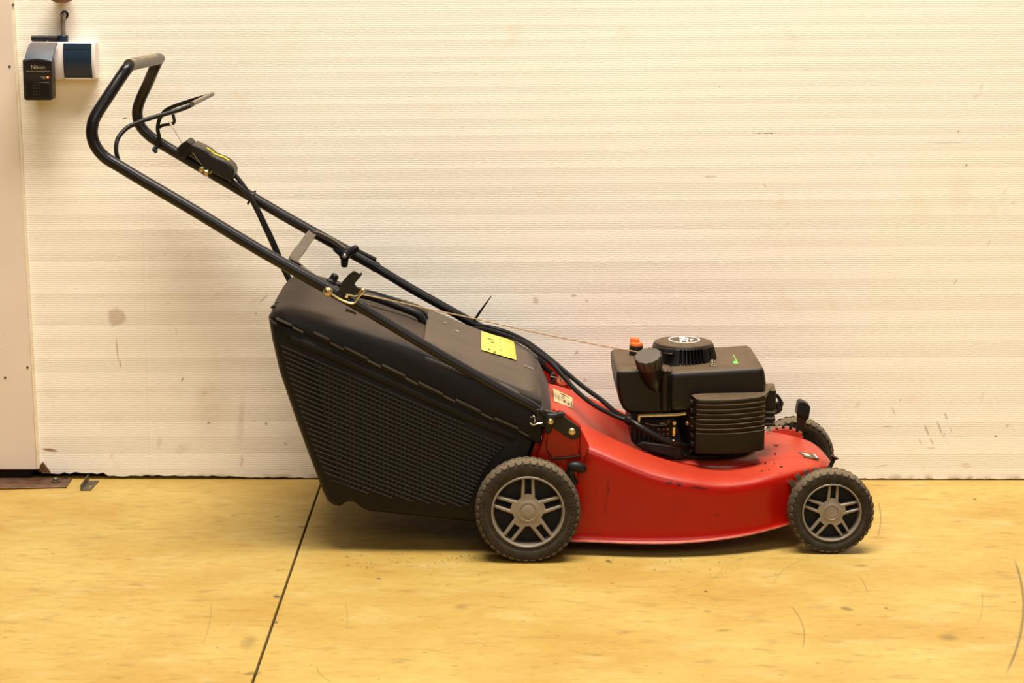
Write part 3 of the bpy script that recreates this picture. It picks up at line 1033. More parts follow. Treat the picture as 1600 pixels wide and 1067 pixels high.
# ---- wheels
def wheel(cx, cy, cz, r, w, flip, rot=0):
    wh = node('wheel', MOW)
    c = Vector((cx, cy, cz))
    f = -1 if not flip else 1           # side that carries the rim face
    def A(rad, y, a):
        return (c.x + rad*math.cos(a), c.y + f*y, c.z + rad*math.sin(a))
    n = 72
    h = w/2
    prof = [(.69, h*.62), (.70, h*.80), (.715, h*.90), (.74, h*.94), (.755, h*.90), (.77, h*.96), (.80, h*1.0), (.86, h*1.02), (.90, h*1.0), (.935, h*.94), (.962, h*.82), (.978, h*.62), (.984, h*.3), (.986, 0)]
    prof = prof + [(q, -y) for q, y in prof[-2::-1]]
    b = MB()
    b.loft([[A(q*r, y, 2*PI*k/n) for k in range(n)] for q, y in prof], True, False, False)
    # radial sidewall ribs
    m = 84
    for k in range(m):
        a = 2*PI*(k+.3*random.random())/m
        rr0, rr1 = r*.815, r*(.90+.015*random.random())
        d = .006
        pts = [A(rr0, h*1.0, a-d), A(rr0, h*1.0, a+d), A(rr1, h*.985, a+d), A(rr1, h*.985, a-d)]
        pts2 = [A(rr0, h*1.05, a-d*.6), A(rr0, h*1.05, a+d*.6), A(rr1, h*1.035, a+d*.6), A(rr1, h*1.035, a-d*.6)]
        b.loft([pts, pts2], cap0=False)
    b.build('tyre', M_RUBBER, wh, angle=50)
    # round tread studs, staggered rows
    b = MB()
    ns = int(round(2*PI*r/.0148))
    for row, (yy, rad, tilt) in enumerate(((h*.80, .968, .55), (h*.36, .985, .15), (-h*.08, .987, 0), (-h*.5, .982, -.2), (-h*.85, .962, -.55))):
        for k in range(ns):
            a = 2*PI*(k + (.5 if row % 2 else 0))/ns
            rad_v = Vector((math.cos(a), 0, math.sin(a)))
            tan_v = Vector((-math.sin(a), 0, math.cos(a)))
            nrm = (rad_v*math.cos(tilt) + Vector((0, f, 0))*math.sin(tilt)).normalized()
            bi = nrm.cross(tan_v).normalized()
            o_ = Vector(A(rad*r, yy, a))
            R = .0066
            rg = []
            for q, hh in ((1.0, -.001), (.95, .0005), (.72, .0008)):
                rg.append([o_ + (tan_v*math.cos(2*PI*j/8) + bi*math.sin(2*PI*j/8))*R*q + nrm*hh for j in range(8)])
            b.loft(rg, cap0=False)
    b.build('tread', M_TREAD, wh, angle=40, kind='stuff')
    # rim: ring, spokes, hub
    b = MB()
    ring = [(.700, h*.70), (.700, h*.93), (.690, h*.97), (.668, h*.97), (.655, h*.90), (.640, h*.40), (.636, -h*.2), (.700, -h*.2)]
    b.loft([[A(q*r, y, 2*PI*k/n) for k in range(n)] for q, y in ring + [ring[0]]], True, False, False)
    b.build('rim_ring', M_RIM, wh, angle=40)
    for k in range(5):
        a0 = math.radians(90 + 72*k) + rot
        ax, ay = Vector((math.cos(a0), 0, math.sin(a0))), Vector((-math.sin(a0), 0, math.cos(a0)))
        b = MB()
        for s in (-1, 1):
            off0, off1 = .100*s, .088*s
            w0, w1 = .036, .028
            rings_ = []
            for q, yt in ((.22, .80), (.30, .80), (.48, .82), (.60, .80), (.665, .74)):
                t = (q-.22)/.445
                oo, ww = off0+(off1-off0)*t, w0+(w1-w0)*t
                base = c + ax*(q*r)
                pts = []
                for dd, yv in ((-ww, yt-.45), (-ww, yt-.06), (-ww*.55, yt), (ww*.55, yt), (ww, yt-.06), (ww, yt-.45)):
                    pts.append(base + ay*((oo+dd)*r) + Vector((0, f*h*yv, 0)))
                rings_.append(pts)
            b.loft(rings_)
        # web joining the pair at the hub
        pts = []
        for q, o1 in ((.20, -.13), (.33, -.095), (.335, -.04), (.335, .04), (.33, .095), (.20, .13)):
            pts.append(c + ax*(q*r) + ay*(o1*r))
        b.loft([[p + Vector((0, f*h*.35, 0)) for p in pts], [p + Vector((0, f*h*.795, 0)) for p in pts]])
        b.build('spoke_pair', M_RIM, wh, angle=35)
    b = MB()
    b.lathe([(.285*r, h*.3), (.285*r, h*.77), (.278*r, h*.797), (.215*r, h*.80), (.205*r, h*.83), (.185*r, h*.85), (.165*r, h*.85), (.155*r, h*.80), (.150*r, h*.80), (.14*r, h*.835), (.05*r, h*.84), (.001, h*.84)], c, (0, f, 0), 40)
    b.build('hub', M_RIM, wh, angle=40)
    b = MB()
    b.lathe([(.66*r, -h*.55), (.66*r, h*.05), (.30*r, h*.12), (.001, h*.12)], c, (0, f, 0), 40)
    b.lathe([(.30*r, -h*1.05), (.30*r, -h*.5)], c, (0, f, 0), 24)
    b.build('wheel_disc', M_VOID, wh)
    return wh


WR, WF = .1003, .0822
wheel(.0711, -.637+.024, .1003, WR, .048, False)
wheel(.0711, -.053-.024, .1003, WR, .048, True)
wheel(.6580, -.575+.021, .0828, WF, .042, False, math.radians(-3))
wheel(.6500, -.106, .0828, WF, .042, True)
# axles
b = MB().cyl((.0711, -.615, .1003), (.0711, -.075, .1003), .008)
b.build('axle', M_DARKMETAL, MOW)
b = MB().cyl((.6580, -.555, .0828), (.6580, -.125, .0828), .007)
b.build('axle', M_DARKMETAL, MOW)

# ---- height adjusters
yy = -.605
lv = node('height_lever', MOW)
b = MB().tube([P(899, 757, yy), P(893, 748, yy), P(890, 738, yy), P(894, 730, yy)], [.0075, .0085, .0085, .007], 12, flat=.6)
b.build('arm', M_GRIP, lv)
b = MB().tube([P(888, 733, yy-.004), P(890, 729, yy-.004), P(898, 727, yy-.004), P(908, 731, yy-.004), (P(914, 733.5, yy-.004)), P(917, 733, yy-.004)], [.004, .0095, .0110, .0105, .008, .003], 16)
b.build('knob', M_GRIP, lv, sub=1)

def toothed(cpx, cpy, y, rpx, a0, a1, nt, depth_px, inner, thick, name, material, tooth_mat, parent):
    pl, tips = [], []
    for k in range(nt):
        t0 = a0+(a1-a0)*k/nt
        t1 = a0+(a1-a0)*(k+.55)/nt
        t2 = a0+(a1-a0)*(k+1)/nt
        for t, q in ((t0, rpx), (t1, rpx), (t1, rpx-depth_px), (t2, rpx-depth_px)):
            pl.append((cpx+q*math.cos(math.radians(t)), cpy-q*math.sin(math.radians(t))))
        tips.append((t0, t1))
    pl += inner
    q = [P(x, yp, y) for x, yp in pl]
    nd = node(name, parent)
    MB().prism(q, y, y+thick).build('plate', material, nd)
    for t0, t1 in tips:
        q = []
        for t, r_ in ((t0, rpx+.5), (t1, rpx+.5), (t1, rpx-3.6), (t0, rpx-3.6)):
            q.append(P(cpx+r_*math.cos(math.radians(t)), cpy-r_*math.sin(math.radians(t)), y-.0003))
        MB().prism(q, y-.0004, y+thick+.0004).build('tooth', tooth_mat, nd)
    return nd


toothed(1279, 792, -.528, 60, 142, 56, 6, 6.5, [(1310, 745), (1320, 790), (1262, 800), (1242, 766)], .004, 'height_sector', M_GREYMETAL, M_GREYMETAL, MOW)
toothed(1224, 722, -.205, 55, 122, 52, 6, 4, [(1252, 690), (1246, 690), (1200, 690)], .004, 'height_sector', M_REDIN, M_STEEL, MOW)
lv = node('height_lever', MOW)
q = [P(x, y, -.195) for x, y in ((1245, 646), (1262, 653), (1256, 668), (1252, 690), (1236, 690), (1245, 664))]
MB().prism(q, -.195, -.190).build('arm', M_DARKMETAL, lv, bevel=.001)
q = [P(x, y, -.205) for x, y in ((1247.5, 628.5), (1251, 626.8), (1256, 627.8), (1264, 632.5), (1266.5, 637), (1263, 655.7), (1244, 647))]
MB().prism(q, -.207, -.178).build('grip', M_GRIP, lv, bevel=.002)
b = MB()
for k in range(9):
    t = (k+.7)/9.5
    p = P(1248.2-3.2*t, 631.5+14.5*t, -.2075)
    p2 = P(1265.2-1.6*t, 638.0+16*t, -.2075)
    b.tube([p, p2], .0012, 6)
b.build('grip_ridge', M_GRIP, lv, kind='stuff')
# pin with a flat head at the front
pb, pt = P(1292, 740, -.42), P(1303.5, 715.5, -.42)
b = MB().tube([pb, pt], .0045, 12)
d = (pt-pb).normalized()
b.tube([pt-d*.002, pt+d*.001, pt+d*.003], [.0045, .0085, .0085], 14)
b.build('front_pin', M_DARKMETAL, MOW)


def on_front(px, py, lift=.001):
    p = None
    for i in range(600):
        y = -.62 + i*.001
        p = P(px, py, y)
        w = smooth(WD, p.x)
        t = abs(p.y-YC)/max(w, .001)
        if p.x > .689:
            continue
        zz = deck_z(p.x, p.y) if t < .62 else smooth(ZI, p.x)
        if t < .95 and p.z < zz:
            return Vector((p.x, p.y, zz+lift))
    return p


st = [on_front(1247, 707, .002), on_front(1273, 710.5, .002), on_front(1280, 718.5, .002), on_front(1258, 715.5, .002)]
so = MB().loft([st, [p-Vector((0, 0, .002)) for p in st]]).build('deck_sticker', mat('dark_sticker', (.10, .065, .045), .4, var=.4, vscale=100), MOW, label='worn dark sticker on the deck nose')
quad_marks(st, [(.12, .25, .5, .75), (.80, .15, .97, .9)], mat('silver_sticker', (.45, .36, .27), .35, var=.3, vscale=200), 'silver_print', so, .0008)
pa = [on_front(x, y, -.0007) for x, y in ((1199, 676), (1212, 678.5), (1224, 683), (1240, 692), (1250, 702), (1253, 711))]
MB().tube(crv(pa, 5), .0013, 8).build('pressed_arc', M_RED, deck)
# dirt crumbs lying on the deck front
b = MB()
for px, py in ((1210, 696), (1213, 697), (1216, 695.5), (1211, 710), (1210, 724), (1201, 738), (1221, 736), (1196, 724), (1190, 745), (1219, 739)):
    p = on_front(px, py, .0005)
    s = .0012 + .0012*random.random()
    b.box(p + Vector((0, 0, s*.4)), (s*1.6, s*1.3, s), Matrix.Rotation(random.random()*3, 3, 'Z'))
b.build('dirt_crumbs', M_DARKGAP, MOW, kind='stuff')

# ---- grass box
GB = node('grass_box', MOW)
OUT = [(418.5, 496), (424, 530), (436, 582), (455, 638), (478, 702), (495, 746), (503, 768), (511, 784), (521, 791), (530, 792.5), (535, 790), (539, 786.5), (545, 785), (552, 786), (558, 790), (566, 796), (577, 800),
       (640, 807), (745, 817), (800, 822), (822, 770), (833, 717), (845, 680), (849, 662), (832, 678), (810, 662), (751, 635), (692, 609), (633, 582), (574, 554.5), (515, 525.5), (470, 506), (440, 497)]
body2d = []
for x, y in OUT:
    p = P(x, y, -.56)
    body2d.append((p.x, p.z))
rings = []
for yy, d in ((-.574, .014), (-.5728, .0115), (-.569, .0075), (-.562, .0035), (-.553, .0008), (-.540, 0)):
    rings.append([(p[0], yy, p[1]) for p in (inset(body2d, d) if d else body2d)])
rings += [[(x, 2*YC-y, z) for x, y, z in r] for r in rings[::-1]]
MB().loft(rings).build('box_body', M_BAG, GB, angle=50)

# grille on the near side: sloping ribs and upright bars over a flat black sheet in place of shaded holes
SL = 27.0/58
gq = [(492, 562), (560, 588), (640, 625), (700, 653), (786, 694), (775, 707), (755, 732), (742, 755), (728, 788), (700, 783), (640, 779), (560, 765), (534, 755), (515, 700)]


def clip_line(poly, x0, y0, slope):
    """pixel x-range where a sloping line lies inside the polygon"""
    xs_ = []
    n_ = len(poly)
    for i in range(n_):
        (ax, ay), (bx, by) = poly[i], poly[(i+1) % n_]
        fa, fb = ay-(y0+slope*(ax-x0)), by-(y0+slope*(bx-x0))
        if (fa < 0) != (fb < 0):
            t = fa/(fa-fb)
            xs_.append(ax+(bx-ax)*t)
    xs_.sort()
    return (xs_[0], xs_[-1]) if len(xs_) >= 2 else None


rib_poly = [(438, 536), (470, 548), (520, 570), (640, 622), (790, 694), (775, 709), (757, 734), (744, 757), (730, 792), (640, 783), (560, 768), (528, 758), (508, 740), (490, 700), (468, 640), (450, 585)]
yf_ = -.5745
q = [P(x, y, yf_) for x, y in gq]
MB().prism(q, yf_-.0006, yf_+.004).build('grille_hole_shade', M_VOID, GB)
b = MB()
step = 7.35
for k in range(-2, 48):
    y0 = 541 + k*step
    r_ = clip_line(rib_poly, 492, y0, .435-.0022*k)
    if not r_ or r_[1]-r_[0] < 12:
        continue
    sl = .435-.0022*k
    xa, xb = r_
    nseg = 6
    pts = []
    for i in range(nseg+1):
        x = xa+(xb-xa)*i/nseg
        yl = yf_-.0022
        edge_d = max(0, 1-(x-xa)/40.0)
        pts.append(P(x, y0+sl*(x-492), yl + .004*edge_d**2))
    b.tube(pts, .0020, 6)
b.build('grille_rib', M_RIB, GB, kind='stuff')
b = MB()
x = 494
while x < 786:
    # upright bars between ribs, clipped to the grille
    ys_ = []
    n_ = len(gq)
    for i in range(n_):
        (ax, ay), (bx, by) = gq[i], gq[(i+1) % n_]
        if (ax < x) != (bx < x):
            ys_.append(ay+(by-ay)*(x-ax)/(bx-ax))
    if len(ys_) >= 2:
        lean = (x-640)*.02
        b.tube([P(x-lean*.2, min(ys_), yf_-.0022), P(x+lean*.2, max(ys_), yf_-.0022)], .0019, 5)
    x += 6.6
b.build('grille_bar', M_RIB, GB, kind='stuff')

sh = [P(x, y, -.5665) for x, y in ((446, 524), (470, 534), (515, 553), (574, 580), (633, 606), (692, 633), (751, 659), (796, 678), (806, 683))]
pp = crv(sh, 5)
MB().tube(pp, [.003, .008] + [.0115]*(len(pp)-4) + [.007, .002], 16).build('shoulder_ridge', M_BAG, GB)
# lid: loft of cross-sections along the box
def pxz(pts, y):
    r_ = [P(px, py, y) for px, py in pts]
    return [(p.x, p.z) for p in r_]


CR = pxz([(420, 492), (424, 483), (432, 480), (448, 480.5), (480, 489), (531, 503), (606, 524), (640, 535), (700, 560), (760, 584), (800, 600), (846, 619)], -.558)
SM = pxz([(418, 497), (440, 500), (470, 514), (515, 535), (574, 563.5), (633, 591), (692, 618), (751, 644.5), (810, 671), (827, 683), (850, 690)], -.572)
xa, xb = CR[0][0], CR[-1][0]
st_ = [xa, xa+.003, xa+.008, xa+.016, xa+.028, xa+.045] + [xa+.045+(xb-xa-.045)*i/26 for i in range(1, 27)]
rings = []
for x in st_:
    t = min(1, (x-xa)/.045)
    rnd = math.sqrt(max(0, 1-(1-t)**2))
    hw = .232 - .036*(1-rnd)
    zs_, zc_ = lerp(SM, x), smooth(CR, x)
    zc_ = zs_ + max(.004, (zc_-zs_))*(.12+.88*rnd)
    hgt = zc_-zs_
    half = [(hw, zs_-.004), (hw+.001, zs_+.001), (hw-.001, zs_+hgt*.25), (hw-.005, zs_+hgt*.6), (hw-.0095, zs_+hgt*.86), (hw-.0155, zs_+hgt*.97), (hw-.030, zc_+.0015), (hw-.08, zc_+.006), (.08, zc_+.009), (0, zc_+.009)]
    rings.append([(x, YC-y, z) for y, z in half] + [(x, YC+y, z) for y, z in half[-2::-1]])
MB().loft(rings, closed=True).build('lid', M_LID, GB, angle=50)
# seam clips: long upper strips and short lower ones, alternating
LONG = [(431, 497.5, 456, 508), (490, 519, 515, 530.5), (538, 542, 574, 560), (597, 569.5, 633, 587), (654, 597, 692, 615.5), (712, 624, 751, 642.5), (773, 652.5, 810, 669)]
SHORT = [(457, 511, 474, 519), (516, 535, 537, 545.5), (574, 562.5, 596, 573), (633, 590, 653, 600), (693, 618, 711, 627), (752, 645.5, 771, 655), (811, 672.5, 827, 681.5)]
for lst, yv, hh in ((LONG, -.5835, .0028), (SHORT, -.5815, .0036)):
    for ax, ay, bx, by in lst:
        pts = [P(ax, ay-1.0, yv), P(bx, by-1.0, yv), P(bx, by+2.4, yv), P(ax, ay+2.4, yv)]
        MB().prism(pts, yv, yv+.012).build('seam_clip', M_CLIP, GB, bevel=.0008)
# notched lugs along the rear top edge
for k, yy in enumerate((-.53, -.49, -.44, -.39)):
    xx, zz = CR[0][0]+.006-.004*(k == 0), lerp(CR, CR[0][0]+.012)
    MB().box((xx+.004, yy, zz-.002), (.010, .012, .005), Matrix.Rotation(-.6, 3, 'Y')).build('rear_lug', M_BLACK, GB, bevel=.0015)
# carry handle on the lid: main bar with a thin second bar behind
hy = -.36
b = MB().tube(crv([P(553, 462, hy), P(562, 460, hy), P(576, 462.5, hy), P(600, 470, hy), P(632, 482, hy), P(652, 490.5, hy), P(660, 500, hy), P(662, 516, hy)], 5), .0082, 12)
b.build('carry_handle', M_GRIP, GB)
hy = -.325
b = MB().tube(crv([P(566, 456, hy), P(585, 457.5, hy), P(610, 466, hy), P(640, 478, hy), P(662, 488, hy), P(668, 500, hy)], 5), .0034, 8)
b.tube([P(572, 455, hy), P(605, 463.5, hy), P(640, 476, hy)], .002, 6)
b.build('carry_handle', M_GRIP, GB)
# dust line pressed on the lid
b = MB().tube(crv([P(447, 459, -.48), P(470, 468, -.50), P(505, 478, -.50)], 6), .0014, 6)

# ---- rear deflector flap
FC = pxz([(662, 536.5), (690, 548), (715, 559), (760, 576), (800, 591), (827, 602), (843, 611), (853, 619)], -.535)
FE = pxz([(662, 562), (720, 585), (790, 612), (835, 636), (866, 641)], -.570)
xa, xb = FC[0][0], P(866, 640, -.57).x
rings = []
for i in range(25):
    t = i/24
    x = xa+(xb-xa)*t
    zc_ = smooth(FC, min(x, FC[-1][0]))
    tail = max(0, min(1, (x-FC[-1][0]+.03)/(xb-FC[-1][0]+.03)))
    zc_ -= .055*tail**2.2
    ze = lerp(FE, x)
    ze = min(ze, zc_-.006)
    hgt = zc_-ze
    half = [(.226, ze), (.224, ze+hgt*.3), (.217, ze+hgt*.62), (.206, ze+hgt*.86), (.192, zc_-.001), (.17, zc_+.004), (.12, zc_+.009), (.06, zc_+.011), (0, zc_+.012)]
    ring = [(x, YC-y, z) for y, z in half] + [(x, YC+y, z) for y, z in half[-2::-1]]
    rings.append(ring)
flap = MB().loft(rings, closed=False, cap0=False, cap1=False).build('deflector_flap', M_FLAP, MOW, sub=1, solid=.004, angle=60, label='dusty grey-brown rear deflector flap')


def on_flap(px, py, lift=.0018):
    p = None
    for i in range(900):
        y = -.56 + i*.0006
        p = P(px, py, y)
        zc_ = smooth(FC, min(max(p.x, xa), FC[-1][0]))
        tail = max(0, min(1, (p.x-FC[-1][0]+.03)/(xb-FC[-1][0]+.03)))
        zc_ -= .055*tail**2.2
        hw = abs(p.y-YC)
        zz = zc_ + lerp([(0, .012), (.06, .011), (.12, .009), (.17, .004), (.192, -.001), (.226, -.05)], hw)
        if p.z <= zz:
            return Vector((p.x, p.y, zz+lift))
    return p


YS = [on_flap(752.5, 519.5), on_flap(804, 535), on_flap(807, 564.5), on_flap(752.5, 548.5)]
b = MB()
nu = 6
vs = []
for j in range(nu+1):
    for i in range(nu+1):
        u_, v_ = i/nu, j/nu
        tx = (752.5*(1-u_)+804*u_)*(1-v_) + (752.5*(1-u_)+807*u_)*v_
        ty = (519.5*(1-u_)+535*u_)*(1-v_) + (548.5*(1-u_)+564.5*u_)*v_
        vs.append(on_flap(tx, ty, .0030))
b.add(vs, [(j*(nu+1)+i, j*(nu+1)+i+1, (j+1)*(nu+1)+i+1, (j+1)*(nu+1)+i) for j in range(nu) for i in range(nu)])
ys_o = b.build('warning_sticker', M_YELLOW, MOW, solid=.0006, label='yellow warning sticker on the deflector flap')
def sticker_marks(marks, material, name, parent, lift):
    b = MB()
    for a0_, b0_, a1_, b1_ in marks:
        c4 = []
        for u_, v_ in ((a0_, b0_), (a1_, b0_), (a1_, b1_), (a0_, b1_)):
            tx = (752.5*(1-u_)+804*u_)*(1-v_) + (752.5*(1-u_)+807*u_)*v_
            ty = (519.5*(1-u_)+535*u_)*(1-v_) + (548.5*(1-u_)+564.5*u_)*v_
            c4.append(on_flap(tx, ty, lift))
        b.add(c4, [(0, 1, 2, 3)])
    return b.build(name, material, parent, kind='stuff')


sticker_marks( [(.17, .28, .36, .325), (.28, .42, .38, .47), (.545, .06, .565, .17), (.545, .26, .565, .34), (.545, .46, .565, .54), (.545, .64, .565, .78),
                (.17, .88, .26, .92), (.34, .93, .42, .97), (.20, .82, .23, .88), (.37, .85, .40, .93)], M_INK, 'warning_text', ys_o, .0035)
sticker_marks( [(.20, .10, .25, .16), (.12, .55, .22, .58), (.2, .62, .24, .7), (.34, .55, .42, .6), (.42, .66, .46, .74), (.64, .10, .90, .13), (.74, .2, .92, .22), (.7, .30, .76, .36), (.72, .42, .92, .44), (.74, .5, .94, .52),
                (.74, .6, .94, .62), (.66, .74, .94, .76), (.7, .84, .95, .86), (.96, .04, .975, .96), (.04, .04, .05, .96), (.47, .1, .48, .9)], M_FAINT, 'faint_print', ys_o, .0034)
b = MB()
for ax, ay, bx, by in ((819, 572.5, 833, 578), (711.5, 517, 717, 520), (694, 505, 698, 506.5), (786, 526, 818, 536.5)):
    p, q = on_flap(ax, ay, .0022), on_flap(bx, by, .0022)
    b.tube([p, q], .0011, 6)
b.build('scratch_mark', mat('pale_scratch', (.45, .38, .32), .4), MOW, kind='stuff')

# ---- handle tubes
YN, YF = -.592, -.100
UP_N = [(573, 484, YN), (512, 450.5, YN), (475, 430, YN), (400, 387.5, YN), (300, 327, YN), (220, 280, YN), (186, 259.5, YN), (165, 246.5, YN), (151, 231, YN), (144.5, 215, YN), (144, 199, YN), (150, 180, YN+.005), (172, 146, YN+.025), (190, 119, YN+.045), (199, 106.5, YN+.056)]
UP_F = [(246, 96, YF-.072), (241, 107, YF-.062), (231, 130.5, YF-.03), (218.5, 158, YF-.008), (214.5, 177, YF), (218.5, 195, YF), (230, 209, YF), (247, 221.5, YF), (300, 253, YF), (394, 308, YF), (462, 347.5, YF), (569, 406.5, YF), (589, 418, YF)]
pn = [P(*q) for q in UP_N]
pf = [P(*q) for q in UP_F]
ca, cb = P(206, 100.5, YN+.085), P(247.5, 91.5, YF-.092)
path = crv(pn + [ca] , 5) + crv([ca, ca.lerp(cb, .5), cb], 4)[1:-1] + crv([cb] + pf, 5)
# recompute smooth joined path
path = crv(pn + [ca, ca.lerp(cb, .33), ca.lerp(cb, .66), cb] + pf, 6)
UH = MB().tube(path, .0112, 18).build('upper_handle', M_TUBE, MOW, label='black tubular upper handle')
b = MB().tube([ca.lerp(cb, -.10), ca.lerp(cb, .05), ca.lerp(cb, .5), ca.lerp(cb, .95), ca.lerp(cb, 1.05)], [.0108, .01165, .01165, .01165, .0108], 18)
b.build('worn_grip', M_BARDUST, UH, label='worn dusty grip section')
LO_N = [P(x, y, YN) for x, y in ((520, 454), (565, 480.5), (640, 525.5), (715, 569.5), (790, 612.5), (827, 632), (846, 646), (858, 655))]
b = MB().tube(crv(LO_N, 4), .0096, 16)
b.build('lower_handle', M_TUBE, MOW, label='black lower handle tube')
LO_F = [P(x, y, YF) for x, y in ((545, 393), (588, 418), (640, 449.5), (700, 483), (760, 517), (830, 556), (862, 582))]
MB().tube(crv(LO_F, 4), .0096, 16).build('lower_handle', M_TUBE, MOW, label='black lower handle tube')
# collar steps where the upper tubes end
for (x, y), yy in (((568, 481.5), YN), ((588, 417.5), YF)):
    c0, c1 = P(x-3, y-1.8, yy), P(x+1.5, y+.9, yy)
    MB().tube([c0, c1], .0117, 18).build('tube_collar', M_TUBE, MOW)
c0, c1 = P(553, 395, YF+.0), P(588, 412.5, YF+.0)
MB().tube([c0+Vector((0, 0, .009)), c1+Vector((0, 0, .009))], .004, 8).build('tube_flange', M_TUBE, MOW)

# brake bail (thin rod lever)
na, fa = -.575, -.118
bail = [P(186, 254, na), P(181.5, 236, na), P(184, 217, na+.01), P(197, 201, na+.025), P(212, 193, na+.035), P(231, 186, na+.045), P(253, 179.5, na+.055), P(282, 171, na+.067), P(297, 165, na+.073)]
e0, e1 = P(303, 161, -.48), P(330.5, 147.5, -.185)
bail2 = [P(328, 148.5, -.165), P(299, 157, fa-.03), P(271, 166.5, fa-.02), P(257, 174.5, fa-.01), P(249, 187, fa), P(246.5, 202, fa), P(249.5, 218, fa), P(247, 228, fa), P(241.5, 232, fa-.002), P(241.5, 235, fa-.006), P(245, 237, fa-.008)]
BL = node('brake_bail', MOW)
pth = crv(bail + [e0, e0.lerp(e1, .5), e1] + bail2, 6)
MB().tube(pth, .0042, 12).build('rod', M_GRIP, BL)
MB().tube([e0.lerp(e1, -.1), e0.lerp(e1, .5), e1], .0047, 12).build('worn_section', M_BARDUST, BL, label='dusty worn cross bar')
b = MB().tube(crv([P(249, 199, fa), P(254, 196, fa), P(262, 194.5, fa), P(269.5, 193.5, fa), P(272.5, 189.5, fa), P(271.5, 184, fa), P(270.5, 178.5, fa)], 5), .0034, 10)
b.build('cable_hook', M_GRIP, BL)
b = MB().tube([P(264.5, 190, fa-.003), P(271, 200.5, fa-.003)], .0026, 8)
b.tube([P(270.5, 200, fa-.003), P(285, 225, fa-.01)], .0008, 6)
b.build('brake_wire', M_STEEL, BL)

# control box on the far tube
CB = node('control_box', MOW)
ya, yb_ = -.150, -.082
q = [P(x, y, ya) for x, y in ((276, 233), (283, 225), (291.5, 219), (299, 225), (297.6, 238), (290, 247), (278, 245))]
MB().prism(q, ya-.004, yb_).build('lever_end', M_GRIP, CB, bevel=.002)
for k in range(2):
    q = [P(x+3+3*k, y+1+1.5*k, ya-.006) for x, y in ((277, 234), (284, 226), (290.5, 221))]
    MB().tube(q, .0011, 6).build('rib', M_BLACK, CB)
q = [P(x, y, ya) for x, y in ((292, 232), (299.5, 225), (304, 225), (314, 229.5), (325.6, 236), (331, 241.5), (340, 246), (349, 249), (357, 254), (364, 261), (366.3, 268), (364.6, 280), (360.5, 285), (335, 272), (318, 261), (303, 249), (294, 244))]
MB().prism(q, ya, yb_).build('housing', M_BLACK, CB, bevel=.009, seg=4)
q = [P(x, y, ya) + Vector((0, .016, .0012)) for x, y in ((321, 233.5), (327.5, 237.5), (333, 242.6), (340.5, 245.6), (349, 248.6), (356, 253.3))]
MB().tube(crv(q, 4), .0022, 8).build('stripe', mat('yellow_green_print', (.62, .55, .03), .45), CB)
b = MB()
b.lathe([(.006, 0), (.006, .008), (.004, .009), (.0005, .0092)], P(315, 264, ya-.002), (.2, -1, -.1), 14)
b.lathe([(.0065, 0), (.0065, .006), (.004, .008), (.0005, .0082)], P(323, 269, ya-.002), (0, -1, -.1), 6)
b.tube([P(318, 266, ya-.006), P(321, 272, ya-.008), P(318, 274.5, ya-.008)], .0018, 8)
b.tube([P(322, 272, ya-.006), P(325, 276.5, ya-.006)], .0016, 8)
b.tube([P(328, 271.5, ya-.004), P(331.5, 266.5, ya-.004)], .0016, 8)
b.build('brass_screw', M_BRASS, CB)
b = MB().tube([P(301, 238, ya-.005), P(308, 249, ya-.005), (P(316, 258, ya-.005))], .0010, 6)
b.build('spring_wire', M_GREYMETAL, CB)

# control cables
b = MB().tube(crv([P(365, 271, -.118), P(372, 279, -.12), P(382.5, 293, -.122), P(392, 308, -.122), P(404, 329, -.12), P(416, 354, -.115), P(427.5, 378, -.11), P(441, 410, -.10), P(455, 440, -.092), P(474, 474, -.080), P(540, 500, -.070), P(640, 512, -.075), P(716, 510, -.090), P(744, 509, -.108), P(765, 511.5, -.13), P(792, 519, -.15), P(820, 532, -.19), P(846, 550, -.24), P(874, 573, -.28), P(902.5, 597, -.33), P(922, 612, -.36), P(940, 625, -.39), P(962, 644, -.42), P(984, 656, -.455)], 6), .0048, 10)
b.build('control_cable', M_GRIP, MOW)
b = MB().tube(crv([P(360, 281, -.12), P(378, 294, -.128), P(390, 308, -.128), P(402, 330, -.126), P(414, 356, -.12), P(425, 380, -.115), P(438, 411, -.105), P(452, 440, -.098), P(470, 478, -.086), P(540, 508, -.078), P(640, 522, -.085), P(716, 516, -.10), P(744, 513, -.118), P(775, 519, -.15), P(815, 534, -.20), P(843, 553, -.25), P(863, 569, -.28), P(882, 590, -.31), P(902, 612, -.35), P(927, 632, -.40), P(945, 642, -.43), P(964, 651, -.45), P(984, 658, -.462)], 6), .0048, 10)
b.build('control_cable', M_GRIP, MOW)
b = MB().tube(crv([P(978, 654, -.455), P(988, 659, -.475), P(1002, 668, -.485), P(1030, 683.5, -.487), P(1052, 693, -.482), P(1076, 697, -.46), P(1090, 697, -.43)], 6), .0060, 10)
b.build('control_cable', M_GRIP, MOW)
MB().lathe([(.0085, -.006), (.0098, -.003), (.0098, .003), (.0085, .006)], P(983, 656.5, -.462), (P(992, 662, -.47)-P(974, 651, -.45)), 14).build('cable_clip', M_GRIP, MOW, bevel=.001)


def tie(c, axis, r_, parent, tail=None):
    b = MB()
    b.lathe([(r_, -.0022), (r_+.0016, -.0022), (r_+.0016, .0022), (r_, .0022)], c, axis, 24, cap=False)
    if tail:
        b.tube(tail, [.0030, .0030, .0010], 6, flat=.4)
    return b.build('cable_tie', M_GRIP, parent)


c = P(393.5, 308, -.104)
tie(c + Vector((0, -.006, 0)), P(420, 323, -.1)-P(370, 294, -.1), .0155, MOW)
c = P(738.5, 504.5, YF)
tie(c, P(760, 517, YF)-P(720, 494, YF), .0125, MOW, [P(741, 501, YF-.012), P(748, 490, YF-.014), P(768, 462, YF-.016)])

